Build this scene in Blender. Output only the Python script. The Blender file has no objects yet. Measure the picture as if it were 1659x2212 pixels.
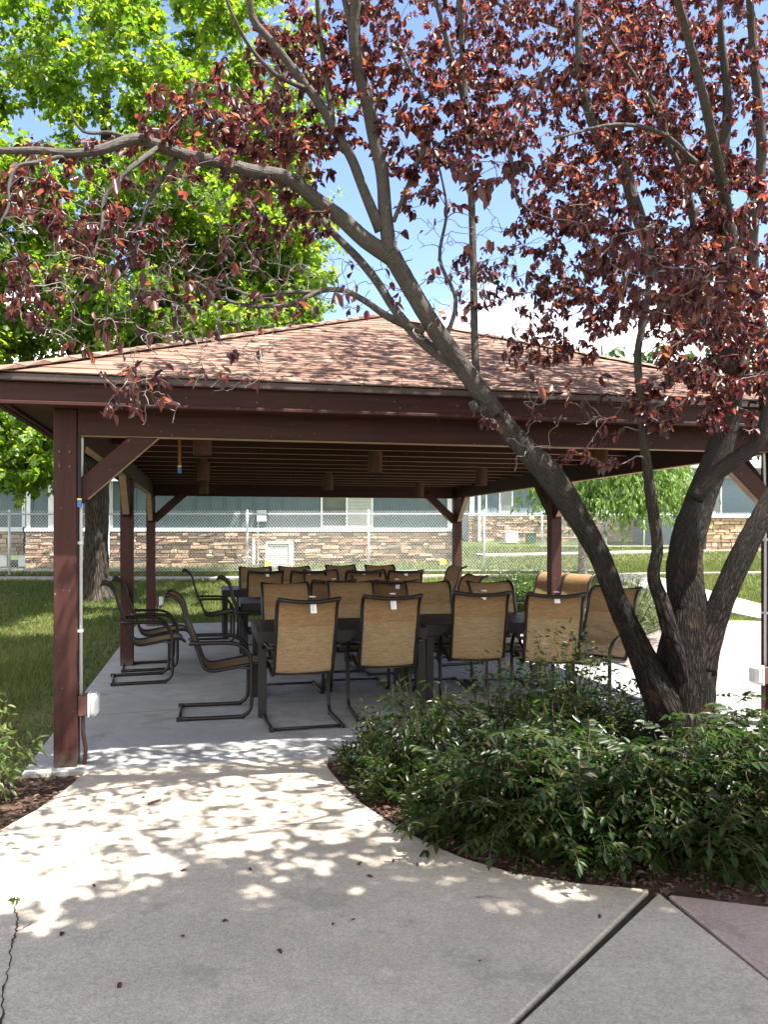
import bpy, bmesh, math, random
import numpy as np
from mathutils import Vector, Matrix

# ------------------------------------------------------------------ camera, sky, sun, exposure
SC = bpy.context.scene
COL = SC.collection
F = 1780.0; CX = 829.5; HZ = 1155.0; EYE = 1.57      # photo measured at 1659 px width
cam = bpy.data.cameras.new('camera'); camo = bpy.data.objects.new('camera', cam); COL.objects.link(camo)
camo.location = (0, 0, EYE); camo.rotation_euler = (math.radians(90), 0, 0)
cam.sensor_fit = 'HORIZONTAL'; cam.sensor_width = 36.0; cam.lens = 36.0 * F / 1659.0
cam.shift_y = (HZ - 1106.0) / 1659.0; cam.clip_start = 0.05; cam.clip_end = 2000
SC.camera = camo
SUN = Vector((0.430, -0.240, 1.0)).normalized()
EL = math.asin(SUN.z); AZ = math.atan2(SUN.x, SUN.y)
w = bpy.data.worlds.new('World'); SC.world = w; w.use_nodes = True
nt = w.node_tree; N = nt.nodes; N.clear(); LK = nt.links.new
sky = N.new('ShaderNodeTexSky'); sky.sky_type = 'NISHITA'; sky.sun_disc = False
sky.sun_elevation = EL; sky.sun_rotation = AZ; sky.altitude = 2200; sky.air_density = 1.0; sky.dust_density = 0.4; sky.ozone_density = 3.0
bg = N.new('ShaderNodeBackground'); bg.inputs[1].default_value = 0.105
wo = N.new('ShaderNodeOutputWorld')
tc = N.new('ShaderNodeTexCoord'); sp = N.new('ShaderNodeSeparateXYZ'); LK(tc.outputs['Generated'], sp.inputs[0])
nz = N.new('ShaderNodeTexNoise'); nz.inputs['Scale'].default_value = 3.2; nz.inputs['Detail'].default_value = 7; nz.inputs['Roughness'].default_value = 0.55
LK(tc.outputs['Generated'], nz.inputs['Vector'])
mr = N.new('ShaderNodeMapRange'); mr.inputs['From Min'].default_value = 0.36; mr.inputs['From Max'].default_value = 0.18
mr.inputs['To Min'].default_value = 0.0; mr.inputs['To Max'].default_value = 0.55; LK(sp.outputs['Z'], mr.inputs['Value'])
ad = N.new('ShaderNodeMath'); ad.operation = 'ADD'; LK(nz.outputs['Fac'], ad.inputs[0]); LK(mr.outputs[0], ad.inputs[1])
m2 = N.new('ShaderNodeMapRange'); m2.interpolation_type = 'SMOOTHSTEP'; m2.inputs['From Min'].default_value = 0.72; m2.inputs['From Max'].default_value = 1.0
mb_a = N.new('ShaderNodeMapRange'); mb_a.inputs['From Min'].default_value = -0.05; mb_a.inputs['From Max'].default_value = -0.6
mb_a.inputs['To Max'].default_value = 0.45; LK(sp.outputs['Y'], mb_a.inputs['Value'])
mb_b = N.new('ShaderNodeMapRange'); mb_b.inputs['From Min'].default_value = 0.62; mb_b.inputs['From Max'].default_value = 0.9
mb_b.inputs['To Max'].default_value = 0.32; LK(sp.outputs['Z'], mb_b.inputs['Value'])
mb_c = N.new('ShaderNodeMath'); mb_c.operation = 'MAXIMUM'; LK(mb_a.outputs[0], mb_c.inputs[0]); LK(mb_b.outputs[0], mb_c.inputs[1])
mb_d = N.new('ShaderNodeMath'); mb_d.operation = 'ADD'; LK(ad.outputs[0], mb_d.inputs[0]); LK(mb_c.outputs[0], mb_d.inputs[1])
LK(mb_d.outputs[0], m2.inputs['Value'])
mx = N.new('ShaderNodeMix'); mx.data_type = 'RGBA'; mx.inputs['B'].default_value = (7.6, 7.5, 7.4, 1)
LK(m2.outputs[0], mx.inputs['Factor']); tint = N.new('ShaderNodeMix'); tint.data_type = 'RGBA'; tint.blend_type = 'MULTIPLY'; tint.inputs['Factor'].default_value = 1; tint.inputs['B'].default_value = (1.05, 0.945, 0.96, 1); LK(sky.outputs[0], tint.inputs['A']); LK(tint.outputs['Result'], mx.inputs['A']); LK(mx.outputs['Result'], bg.inputs[0]); LK(bg.outputs[0], wo.inputs[0])
sl = bpy.data.lights.new('sun', 'SUN'); sl.energy = 5.0; sl.angle = math.radians(0.53); sl.color = (1.0, 0.95, 0.87)
so = bpy.data.objects.new('sun', sl); COL.objects.link(so); so.rotation_euler = SUN.to_track_quat('Z', 'Y').to_euler(); so.location = (8, -6, 20)
SC.view_settings.view_transform = 'Standard'; SC.view_settings.look = 'None'; SC.view_settings.exposure = 2.13; SC.view_settings.gamma = 1
SC.view_settings.use_curve_mapping = False
SC.cycles.max_bounces = 8; SC.cycles.diffuse_bounces = 4; SC.cycles.transmission_bounces = 6; SC.cycles.transparent_max_bounces = 10
SC.cycles.caustics_reflective = False; SC.cycles.caustics_refractive = False
SC.cycles.sample_clamp_indirect = 6.0
random.seed(7); RNG = np.random.default_rng(11)

# ------------------------------------------------------------------ geometry helpers
def smooth(a, b, x):
    t = np.clip((x - a) / (b - a), 0, 1); return t * t * (3 - 2 * t)
def T(x, y):                                            # lawn height: flat round the shelter, rising to the fence
    k = 0.045 * smooth(-8, 2, x)
    return 0.65 * smooth(14.2, 20, y) + k * np.clip(y - 20, 0, 22)
def G(X, Y):                                            # flat ground point under a photo position
    d = EYE * F / (Y - HZ); return ((X - CX) * d / F, d)
def P(X, Y, d): return Vector(((X - CX) * d / F, d, EYE + (HZ - Y) * d / F))

def tag(o, label=None, cat=None, group=None, kind=None):
    if label: o['label'] = label
    if cat: o['category'] = cat
    if group: o['group'] = group
    if kind: o['kind'] = kind
    return o
def empty(name, loc=(0, 0, 0), rz=0.0):
    o = bpy.data.objects.new(name, None); COL.objects.link(o); o.location = loc; o.rotation_euler = (0, 0, rz)
    o.empty_display_size = 0.2
    return o
def copy_tree(o, parent=None):
    c = o.copy(); COL.objects.link(c)
    if parent: c.parent = parent
    for ch in list(o.children): copy_tree(ch, c)
    return c

class MB:
    def __init__(s): s.v = []; s.f = []; s.uv = []
    def add(s, vs, fs, uvs=None):
        b = len(s.v); s.v.extend([tuple(p) for p in vs])
        for i, f in enumerate(fs):
            s.f.append(tuple(b + k for k in f)); s.uv.append(uvs[i] if uvs else None)
        return s
    def box(s, lo, hi, M=None):
        x0, y0, z0 = lo; x1, y1, z1 = hi
        vs = [Vector(p) for p in ((x0,y0,z0),(x1,y0,z0),(x1,y1,z0),(x0,y1,z0),(x0,y0,z1),(x1,y0,z1),(x1,y1,z1),(x0,y1,z1))]
        if M is not None: vs = [M @ p for p in vs]
        return s.add(vs, [(0,3,2,1),(4,5,6,7),(0,1,5,4),(1,2,6,5),(2,3,7,6),(3,0,4,7)])
    def beam(s, a, b, wd, ht, up=Vector((0, 0, 1))):    # rectangular bar from a to b
        a = Vector(a); b = Vector(b); d = (b - a); L = d.length; d.normalize()
        sx = d.cross(up); sx = sx.normalized() if sx.length > 1e-5 else Vector((1, 0, 0)); uz = sx.cross(d)
        M = Matrix((( sx.x, d.x, uz.x, a.x), (sx.y, d.y, uz.y, a.y), (sx.z, d.z, uz.z, a.z), (0, 0, 0, 1)))
        return s.box((-wd/2, 0, -ht/2), (wd/2, L, ht/2), M)
    def tube(s, pts, rad, n=8, cap=True, jit=0.0, flat=1.0, rng=None):
        pts = [Vector(p) for p in pts]; m = len(pts)
        if not hasattr(rad, '__len__'): rad = [rad] * m
        ref = Vector((0.31, 0.17, 0.93)); vs = []; prev = None; L = 0; Ls = []
        for i, p in enumerate(pts):
            if i: L += (p - pts[i-1]).length
            Ls.append(L)
            t = (pts[min(i+1, m-1)] - pts[max(i-1, 0)])
            t = t.normalized() if t.length > 1e-9 else Vector((0, 0, 1))
            if prev is None:
                a = t.cross(ref) if abs(t.dot(ref)) < 0.95 else t.cross(Vector((1, 0, 0)))
            else: a = prev - t * prev.dot(t)
            a.normalize(); prev = a; b = t.cross(a)
            for k in range(n):
                an = 2 * math.pi * k / n; r = rad[i]
                if jit: r *= 1 + jit * (math.sin(k * 2.4 + Ls[i] * 9) * .6 + (random.random() - .5))
                vs.append(p + a * (math.cos(an) * r) + b * (math.sin(an) * r * flat))
        fs = []; uv = []
        for i in range(m - 1):
            for k in range(n):
                k2 = (k + 1) % n
                fs.append((i*n+k, i*n+k2, (i+1)*n+k2, (i+1)*n+k))
                u0 = k / n * 6.283 * max(rad[0], .01); u1 = (k + 1) / n * 6.283 * max(rad[0], .01)
                uv.append(((u0, Ls[i]), (u1, Ls[i]), (u1, Ls[i+1]), (u0, Ls[i+1])))
        if cap:
            fs.append(tuple(range(n))[::-1]); uv.append(None)
            fs.append(tuple((m-1)*n + k for k in range(n))); uv.append(None)
        return s.add(vs, fs, uv)
    def cyl(s, c, r, h, n=20, r2=None):
        return s.tube([(c[0], c[1], c[2]), (c[0], c[1], c[2] + h)], [r, r if r2 is None else r2], n)
    def prism(s, poly, z0, z1):
        n = len(poly); A = sum(poly[i][0]*poly[(i+1)%n][1]-poly[(i+1)%n][0]*poly[i][1] for i in range(n))
        if A < 0: poly = poly[::-1]
        vs = [(p[0], p[1], z0) for p in poly] + [(p[0], p[1], z1) for p in poly]
        return s.add(vs, [tuple(range(n))[::-1], tuple(range(n, 2*n))] + [(i, (i+1)%n, n+(i+1)%n, n+i) for i in range(n)])
    def build(s, name, mat, parent=None, bevel=0, smooth_=False, loc=None):
        me = bpy.data.meshes.new(name); me.from_pydata(s.v, [], s.f)
        if any(u is not None for u in s.uv):
            L = me.uv_layers.new(name='UVMap'); i = 0; arr = np.zeros((len(me.loops), 2), np.float32)
            for f, u in zip(s.f, s.uv):
                if u is not None: arr[i:i+len(f)] = u
                i += len(f)
            L.data.foreach_set('uv', arr.ravel())
        if bevel:
            bm = bmesh.new(); bm.from_mesh(me)
            ed = [e for e in bm.edges if len(e.link_faces) == 2 and e.calc_face_angle(0) > 0.6]
            bmesh.ops.bevel(bm, geom=ed, offset=bevel, segments=1, profile=.5, affect='EDGES'); bm.to_mesh(me); bm.free()
        if smooth_: me.polygons.foreach_set('use_smooth', [True] * len(me.polygons))
        me.materials.append(mat); me.update()
        o = bpy.data.objects.new(name, me); COL.objects.link(o)
        if parent: o.parent = parent
        if loc is not None: o.location = loc
        return o

def np_mesh(name, V, loops, starts, totals, mat, parent=None, smooth_=False):
    me = bpy.data.meshes.new(name)
    me.vertices.add(len(V)); me.vertices.foreach_set('co', np.asarray(V, np.float32).ravel())
    me.loops.add(len(loops)); me.loops.foreach_set('vertex_index', np.asarray(loops, np.int32))
    me.polygons.add(len(starts)); me.polygons.foreach_set('loop_start', np.asarray(starts, np.int32))
    me.polygons.foreach_set('loop_total', np.asarray(totals, np.int32))
    me.update(calc_edges=True)
    me.materials.append(mat)
    o = bpy.data.objects.new(name, me); COL.objects.link(o)
    if parent: o.parent = parent
    return o
def nrm(a): return a / np.maximum(np.linalg.norm(a, axis=1, keepdims=True), 1e-9)

# leaf outlines: x across, y along, z lift
def half_leaf(pts, fold, curl):
    n = len(pts); V = [(0, 0, 0)] + [(-x, y, abs(x)*fold - curl*y*y) for x, y in pts] + [(0, 1, -curl)] + [(x, y, abs(x)*fold - curl*y*y) for x, y in pts]
    return np.array(V), [list(range(0, n+2)), [0] + [n+1] + list(range(2*n+1, n+1, -1))]
PLUM = half_leaf([(.16,.1),(.28,.34),(.27,.6),(.13,.86)], .55, .34)
LANCE = half_leaf([(.11,.15),(.19,.42),(.12,.75)], .35, .22)
OVAL = half_leaf([(.15,.1),(.235,.36),(.17,.68)], .35, .22)
MAPLE = half_leaf([(.14,-.02),(.36,.02),(.27,.2),(.55,.42),(.34,.46),(.36,.72),(.16,.64)], .25, .2)
BLADE = (np.array([(-.5,0,0),(.5,0,0),(0,1,0.25)]), [[0,1,2]])

def leaves(name, pos, axis, normal, size, tmpl, mat, parent=None, wid=None):
    pos = np.asarray(pos); n = len(pos); V, Fs = tmpl
    y = nrm(np.asarray(axis)); x = nrm(np.cross(y, np.asarray(normal))); z = np.cross(x, y)
    sz = np.asarray(size).reshape(-1, 1, 1); wd = sz if wid is None else np.asarray(wid).reshape(-1, 1, 1)
    A = pos[:, None, :] + V[None, :, 0:1]*wd*x[:, None, :] + V[None, :, 1:2]*sz*y[:, None, :] + V[None, :, 2:3]*sz*z[:, None, :]
    k = len(V); fl = np.concatenate([np.array(f) for f in Fs]); ft = np.array([len(f) for f in Fs])
    loops = (fl[None, :] + (np.arange(n)*k)[:, None]).ravel()
    tot = np.tile(ft, n); st = np.concatenate([[0], np.cumsum(tot)[:-1]])
    return np_mesh(name, A.reshape(-1, 3), loops, st, tot, mat, parent)

# ------------------------------------------------------------------ materials
def mat(name):
    m = bpy.data.materials.new(name); m.use_nodes = True; t = m.node_tree; t.nodes.clear()
    out = t.nodes.new('ShaderNodeOutputMaterial'); return m, t, out
def nd(t, ty, **kw):
    n = t.nodes.new(ty)
    for k, v in kw.items():
        if k in n.inputs: n.inputs[k].default_value = v
        else: setattr(n, k, v)
    return n
def ramp(t, fac, stops, interp='LINEAR'):
    r = t.nodes.new('ShaderNodeValToRGB'); r.color_ramp.interpolation = interp
    e = r.color_ramp.elements
    while len(e) < len(stops): e.new(0.5)
    for i, (p, c) in enumerate(stops): e[i].position = p; e[i].color = (*c, 1)
    t.links.new(fac, r.inputs[0]); return r.outputs[0]
def coords(t, scale=(1, 1, 1), which='Object'):
    c = nd(t, 'ShaderNodeTexCoord'); m = nd(t, 'ShaderNodeMapping'); m.inputs['Scale'].default_value = scale
    t.links.new(c.outputs[which], m.inputs[0]); return m.outputs[0]
def noise(t, vec, scale, detail=5, rough=.6, out='Fac'):
    n = nd(t, 'ShaderNodeTexNoise', Scale=scale, Detail=detail, Roughness=rough); t.links.new(vec, n.inputs['Vector']); return n.outputs[out]
def mixc(t, fac, a, b, mode='MIX'):
    m = nd(t, 'ShaderNodeMix', data_type='RGBA', blend_type=mode)
    for key, v in (('Factor', fac), ('A', a), ('B', b)):
        s = [i for i in m.inputs if i.name == key and (i.type == 'RGBA' if key != 'Factor' else i.type == 'VALUE')][0]
        if hasattr(v, 'is_linked'): t.links.new(v, s)
        else: s.default_value = v if key == 'Factor' else (*v, 1)
    return [o for o in m.outputs if o.type == 'RGBA'][0]
def math_(t, op, a, b=None):
    m = nd(t, 'ShaderNodeMath', operation=op)
    for i, v in enumerate((a, b)):
        if v is None: continue
        if hasattr(v, 'is_linked'): t.links.new(v, m.inputs[i])
        else: m.inputs[i].default_value = v
    return m.outputs[0]
def finish(t, out, color, rough=.8, bump=None, bstr=.3, bdist=.01, metal=0., spec=.3):
    b = nd(t, 'ShaderNodeBsdfPrincipled'); b.inputs['Roughness'].default_value = rough; b.inputs['Metallic'].default_value = metal
    b.inputs['Specular IOR Level'].default_value = spec
    if hasattr(color, 'is_linked'): t.links.new(color, b.inputs['Base Color'])
    else: b.inputs['Base Color'].default_value = (*color, 1)
    if bump is not None:
        bn = nd(t, 'ShaderNodeBump', Strength=bstr, Distance=bdist); t.links.new(bump, bn.inputs['Height']); t.links.new(bn.outputs[0], b.inputs['Normal'])
    t.links.new(b.outputs[0], out.inputs[0]); return b
def geo_rand(t): return nd(t, 'ShaderNodeNewGeometry').outputs['Random Per Island']

def m_concrete(name, base, tint, line=None):
    m, t, o = mat(name); v = coords(t)
    big = noise(t, v, .7, 5, .6); mid = noise(t, v, 6, 6, .65); fine = noise(t, v, 140, 3, .7); spk = noise(t, v, 420, 2, .6)
    c = ramp(t, big, [(.3, tuple(x*.70 for x in base)), (.5, tuple(x*.9 for x in base)), (.68, base)])
    c = mixc(t, ramp(t, mid, [(.40, (0,0,0)), (.66, (.8,.8,.8))]), c, tint)
    c = mixc(t, .8, c, ramp(t, fine, [(.3, (.30,.30,.30)), (.7, (.70,.70,.70))]), 'OVERLAY')
    c = mixc(t, .28, c, ramp(t, noise(t, v, 34, 5, .7), [(.34, (.32,.32,.32)), (.66, (.68,.68,.68))]), 'OVERLAY')
    c = mixc(t, ramp(t, spk, [(.63, (0,0,0)), (.7, (.45,.45,.45))]), c, (.09,.08,.075))
    st_ = noise(t, v, 1.9, 7, .72); c = mixc(t, ramp(t, st_, [(.56, (0,0,0)), (.63, (.42,.42,.42)), (.75, (.25,.25,.25))]), c, tuple(x*.55 for x in tint))
    if line:
        (ax, ay), (bx, by) = line; L = math.hypot(bx-ax, by-ay); nx, ny = -(by-ay)/L, (bx-ax)/L
        s = nd(t, 'ShaderNodeSeparateXYZ'); t.links.new(v, s.inputs[0])
        dd = math_(t, 'ABSOLUTE', math_(t, 'ADD', math_(t, 'ADD', math_(t, 'MULTIPLY', s.outputs[0], nx), math_(t, 'MULTIPLY', s.outputs[1], ny)), -(ax*nx+ay*ny)))
        c = mixc(t, math_(t, 'LESS_THAN', dd, .006), c, (.10,.09,.08))
    h = math_(t, 'ADD', math_(t, 'MULTIPLY', fine, .5), spk)
    finish(t, o, c, .9, h, .25, .004, spec=.2); return m
M_path = m_concrete('path_concrete', (.455,.395,.315), (.355,.308,.247), (G(0,1803), G(829,1771)))
M_slab = m_concrete('slab_concrete', (.36,.35,.335), (.25,.25,.245), (G(189,1545), G(560,1520)))
M_walk = m_concrete('walk_concrete', (.37,.335,.285), (.33,.30,.26))
M_pink = m_concrete('pink_concrete', (.37,.285,.24), (.33,.25,.21))

def m_wood(name, axis, base):
    m, t, o = mat(name); sc = [26, 26, 26]; sc[axis] = 1.2; v = coords(t, tuple(sc)); v2 = coords(t)
    g = noise(t, v, 1.0, 6, .65); b = noise(t, v2, 2.5, 4, .6)
    c = ramp(t, g, [(.28, tuple(x*.55 for x in base)), (.5, base), (.8, tuple(min(1, x*1.45) for x in base))])
    c = mixc(t, ramp(t, b, [(.45, (0,0,0)), (.8, (.5,.5,.5))]), c, tuple(x*.75 for x in base))
    chip = noise(t, v2, 38, 3, .5); c = mixc(t, ramp(t, chip, [(.70, (0,0,0)), (.73, (.6,.6,.6))]), c, (.24,.17,.13))
    if axis == 2:
        s_ = nd(t, 'ShaderNodeSeparateXYZ'); t.links.new(v2, s_.inputs[0])
        z_ = math_(t, 'ADD', s_.outputs[2], math_(t, 'MULTIPLY', noise(t, v2, 16, 5, .7), .22))
        c = mixc(t, ramp(t, z_, [(.12, (.75,.75,.75)), (.24, (0,0,0))]), c, (.10,.075,.06))
    finish(t, o, c, .62, g, .5, .008, spec=.3); return m
WB = (.038,.0092,.0068)
M_wx = m_wood('stained_wood_x', 0, WB); M_wy = m_wood('stained_wood_y', 1, WB); M_wz = m_wood('stained_wood_z', 2, WB)
M_deck = m_wood('roof_deck_wood', 0, (.06,.035,.028))

def m_plain(name, col, rough=.5, metal=0., spec=.4, nscale=30, var=.25, bump=.0):
    m, t, o = mat(name); v = coords(t); n = noise(t, v, nscale, 4, .6)
    c = ramp(t, n, [(.3, tuple(x*(1-var) for x in col)), (.7, tuple(min(1, x*(1+var*.5)) for x in col))])
    finish(t, o, c, rough, n if bump else None, bump, .003, metal, spec); return m
M_metal_dark = m_plain('bronze_metal', (.012,.009,.008), .42, .0, .35)
M_table = m_plain('table_metal', (.016,.014,.013), .5, 0, .35, 18)
M_galv = m_plain('galvanised_steel', (.62,.64,.66), .42, .25, .5, 60, .1)
M_white = m_plain('white_paint', (.78,.79,.80), .5, 0, .3, 8, .08)
M_tagpaper = m_plain('tag_paper', (.80,.81,.82), .7, 0, .2, 60, .08)
M_brownmetal = m_plain('brown_painted_metal', (.105,.042,.032), .5, 0, .4, 25)
M_dripmetal = m_plain('drip_edge_metal', (.055,.032,.028), .4, 0, .5, 20)
M_greyplastic = m_plain('clear_cover_plastic', (.62,.63,.62), .25, 0, .5, 15, .1)
M_yellow = m_plain('yellow_flag', (.85,.62,.05), .6, 0, .3, 40, .1)
M_blue = m_plain('blue_tape', (.06,.16,.42), .5, 0, .3, 60, .3)
M_orange = m_plain('orange_strap', (.30,.10,.035), .7, 0, .2, 60, .3)
M_dark = m_plain('dark_void', (.02,.02,.02), .9)
M_soil = None

def m_fabric(name, a, b, transp=.10):
    m, t, o = mat(name); v = coords(t, (170, 170, 9)); v2 = coords(t, (12, 160, 160)); v3 = coords(t)
    n1 = noise(t, v, 1, 4, .7); n2 = noise(t, v2, 1, 3, .6)
    f = math_(t, 'MULTIPLY', math_(t, 'ADD', n1, n2), .5)
    c = ramp(t, f, [(.36, tuple(x*.62 for x in a)), (.5, a), (.62, b)])
    c = mixc(t, ramp(t, noise(t, v3, 4, 3), [(.4, (0,0,0)), (.7, (.35,.35,.35))]), c, tuple(x*.75 for x in a))
    d = nd(t, 'ShaderNodeBsdfDiffuse'); tr = nd(t, 'ShaderNodeBsdfTranslucent'); tp = nd(t, 'ShaderNodeBsdfTransparent')
    t.links.new(c, d.inputs[0]); t.links.new(c, tr.inputs[0])
    m1 = nd(t, 'ShaderNodeMixShader'); m1.inputs[0].default_value = .04; t.links.new(d.outputs[0], m1.inputs[1]); t.links.new(tr.outputs[0], m1.inputs[2])
    m2_ = nd(t, 'ShaderNodeMixShader'); m2_.inputs[0].default_value = transp; t.links.new(m1.outputs[0], m2_.inputs[1]); t.links.new(tp.outputs[0], m2_.inputs[2])
    t.links.new(m2_.outputs[0], o.inputs[0]); return m
M_sling = m_fabric('sling_fabric', (.30,.210,.115), (.40,.295,.175), .05)
M_sleeve = m_fabric('sling_sleeve_fabric', (.25,.155,.078), (.32,.215,.12), .0)

def m_leaf(name, stops, trans=.5, tcol=None, gloss=.25, rough=.4, patch=None):
    m, t, o = mat(name); r = geo_rand(t); v = coords(t)
    c = ramp(t, r, stops)
    c = mixc(t, ramp(t, noise(t, v, 1.3, 3), [(.4, (0,0,0)), (.65, (.5,.5,.5))]), c, stops[len(stops)//2][1])
    if patch: c = mixc(t, ramp(t, noise(t, v, .55, 6, .65), [(.46, (0,0,0)), (.62, (.8,.8,.8))]), c, patch)
    d = nd(t, 'ShaderNodeBsdfPrincipled'); d.inputs['Roughness'].default_value = rough; d.inputs['Specular IOR Level'].default_value = gloss
    t.links.new(c, d.inputs['Base Color'])
    tr = nd(t, 'ShaderNodeBsdfTranslucent')
    if tcol: t.links.new(ramp(t, r, tcol), tr.inputs[0])
    else: t.links.new(c, tr.inputs[0])
    mxs = nd(t, 'ShaderNodeMixShader'); mxs.inputs[0].default_value = trans
    t.links.new(d.outputs[0], mxs.inputs[1]); t.links.new(tr.outputs[0], mxs.inputs[2]); t.links.new(mxs.outputs[0], o.inputs[0]); return m
M_plumleaf = m_leaf('plum_leaf', [(0,(.026,.011,.015)),(.5,(.040,.014,.016)),(.85,(.055,.020,.018)),(1,(.09,.035,.02))], .42,
                    [(0,(.05,.010,.018)),(.42,(.14,.022,.030)),(.76,(.38,.078,.048)),(1,(.58,.20,.07))], .55, .40)
M_mapleleaf = m_leaf('maple_leaf', [(0,(.035,.075,.012)),(.5,(.070,.125,.018)),(1,(.12,.165,.025))], .5,
                     [(0,(.10,.24,.012)),(.35,(.20,.38,.015)),(.7,(.36,.53,.02)),(1,(.55,.64,.03))], .35, .45)
M_shadeleaf = m_leaf('shade_tree_leaf', [(0,(.04,.08,.018)),(1,(.08,.13,.03))], .35, None, .3)
M_weepleaf = m_leaf('weeping_leaf', [(0,(.07,.13,.03)),(.5,(.11,.19,.045)),(1,(.17,.25,.07))], .45,
                    [(0,(.2,.36,.05)),(1,(.36,.5,.1))], .5, .4)
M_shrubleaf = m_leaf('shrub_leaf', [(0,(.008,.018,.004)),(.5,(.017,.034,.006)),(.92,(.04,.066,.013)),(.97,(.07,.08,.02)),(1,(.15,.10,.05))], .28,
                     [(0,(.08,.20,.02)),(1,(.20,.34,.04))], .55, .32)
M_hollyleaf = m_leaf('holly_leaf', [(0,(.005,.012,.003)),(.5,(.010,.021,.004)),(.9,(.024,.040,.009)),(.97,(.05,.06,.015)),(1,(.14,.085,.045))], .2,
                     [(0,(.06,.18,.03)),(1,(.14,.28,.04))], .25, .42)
M_limeleaf = m_leaf('light_shrub_leaf', [(0,(.07,.12,.03)),(.5,(.12,.18,.05)),(.9,(.19,.23,.09)),(1,(.26,.2,.11))], .4, [(0,(.2,.38,.05)),(1,(.4,.5,.1))], .5)
M_needle = m_leaf('pine_needle', [(0,(.09,.15,.06)),(.5,(.16,.22,.10)),(1,(.25,.30,.15))], .3, None, .4)
M_bgleaf = m_leaf('far_tree_leaf', [(0,(.035,.075,.02)),(.5,(.06,.11,.03)),(1,(.10,.16,.045))], .35, None, .3)
M_conifer = m_leaf('conifer_leaf', [(0,(.018,.04,.018)),(1,(.045,.075,.03))], .15, None, .2)
M_grass = m_leaf('grass_blade', [(0,(.030,.055,.012)),(.5,(.055,.085,.018)),(.8,(.085,.11,.028)),(1,(.20,.17,.08))], .35, [(0,(.12,.22,.02)),(1,(.32,.36,.06))], .25, .5, (.17,.145,.065))
M_drygrass = m_leaf('dry_grass_blade', [(0,(.07,.10,.025)),(.5,(.13,.16,.045)),(1,(.27,.23,.11))], .35, None, .2, .5)
M_litter = m_leaf('fallen_leaf', [(0,(.040,.016,.016)),(.5,(.07,.024,.022)),(1,(.12,.065,.04))], .1, None, .2, .6)
M_mulchchip = m_leaf('mulch_chip', [(0,(.06,.035,.025)),(.5,(.12,.075,.055)),(1,(.24,.16,.12))], 0.02, None, .2, .8)

def m_bark(name, dark, light, sc=(34, 9), bump=.9, warm=None):
    m, t, o = mat(name); uv = coords(t, (sc[0], sc[1], 1), 'UV'); ob = coords(t)
    wv = mixc(t, .12, uv, noise(t, ob, 9, 4, .6, 'Color'), 'ADD')
    vo = nd(t, 'ShaderNodeTexVoronoi', feature='DISTANCE_TO_EDGE', Scale=1.0); t.links.new(wv, vo.inputs['Vector'])
    n = noise(t, ob, 55, 6, .7); big = noise(t, ob, 5, 4)
    h = math_(t, 'ADD', ramp(t, vo.outputs[0], [(0,(0,0,0)),(.22,(1,1,1))]), math_(t, 'MULTIPLY', n, .6))
    c = ramp(t, math_(t, 'MULTIPLY', h, .62), [(.12, tuple(x*.35 for x in dark)), (.42, dark), (.95, light)])
    if warm: c = mixc(t, ramp(t, big, [(.56, (0,0,0)), (.70, (.75,.75,.75))]), c, warm)
    finish(t, o, c, .9, h, bump, .012, spec=.15); return m
def m_plumbark():
    m, t, o = mat('plum_bark'); ob = coords(t)
    uv = coords(t, (40, 11, 1), 'UV'); wv = mixc(t, .16, uv, noise(t, ob, 7, 5, .65, 'Color'), 'ADD')
    vo = nd(t, 'ShaderNodeTexVoronoi', feature='DISTANCE_TO_EDGE', Scale=1.0, Randomness=1.0); t.links.new(wv, vo.inputs['Vector'])
    st = noise(t, coords(t, (48, 7, 1), 'UV'), 1.0, 7, .7); n = noise(t, ob, 60, 6, .75); big = noise(t, ob, 6, 5, .6)
    h1 = math_(t, 'ADD', math_(t, 'MULTIPLY', ramp(t, vo.outputs[0], [(0,(0,0,0)),(.3,(1,1,1))]), .45), math_(t, 'ADD', math_(t, 'MULTIPLY', st, .7), math_(t, 'MULTIPLY', n, .45)))
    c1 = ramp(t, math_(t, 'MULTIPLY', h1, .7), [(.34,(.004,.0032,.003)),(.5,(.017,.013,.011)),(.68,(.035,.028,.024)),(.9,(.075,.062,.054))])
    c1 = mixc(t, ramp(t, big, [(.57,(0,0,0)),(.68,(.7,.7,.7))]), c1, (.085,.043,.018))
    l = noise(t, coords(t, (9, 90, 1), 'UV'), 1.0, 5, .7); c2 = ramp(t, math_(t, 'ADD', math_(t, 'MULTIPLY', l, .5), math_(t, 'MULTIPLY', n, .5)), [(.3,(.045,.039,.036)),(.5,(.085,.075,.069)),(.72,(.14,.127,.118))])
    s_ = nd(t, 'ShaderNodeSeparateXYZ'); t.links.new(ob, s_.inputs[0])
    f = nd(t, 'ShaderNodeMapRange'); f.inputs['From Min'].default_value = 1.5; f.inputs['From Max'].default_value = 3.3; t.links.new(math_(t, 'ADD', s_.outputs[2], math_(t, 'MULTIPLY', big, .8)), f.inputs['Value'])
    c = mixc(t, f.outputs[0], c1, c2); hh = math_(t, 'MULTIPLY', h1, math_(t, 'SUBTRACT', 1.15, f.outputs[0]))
    finish(t, o, c, .92, hh, 1.0, .035, spec=.12); return m
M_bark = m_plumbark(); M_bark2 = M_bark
M_twig = m_plain('twig_bark', (.19,.165,.15), .8, 0, .2, 40, .4)
M_maplebark = m_bark('maple_bark', (.034,.026,.021), (.085,.068,.055), (22, 4), .9)
M_palebark = m_bark('pale_bark', (.24,.21,.18), (.42,.39,.35), (10, 30), .3)
M_greenstem = m_plain('shrub_stem', (.10,.07,.045), .7, 0, .2, 40, .4)

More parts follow.
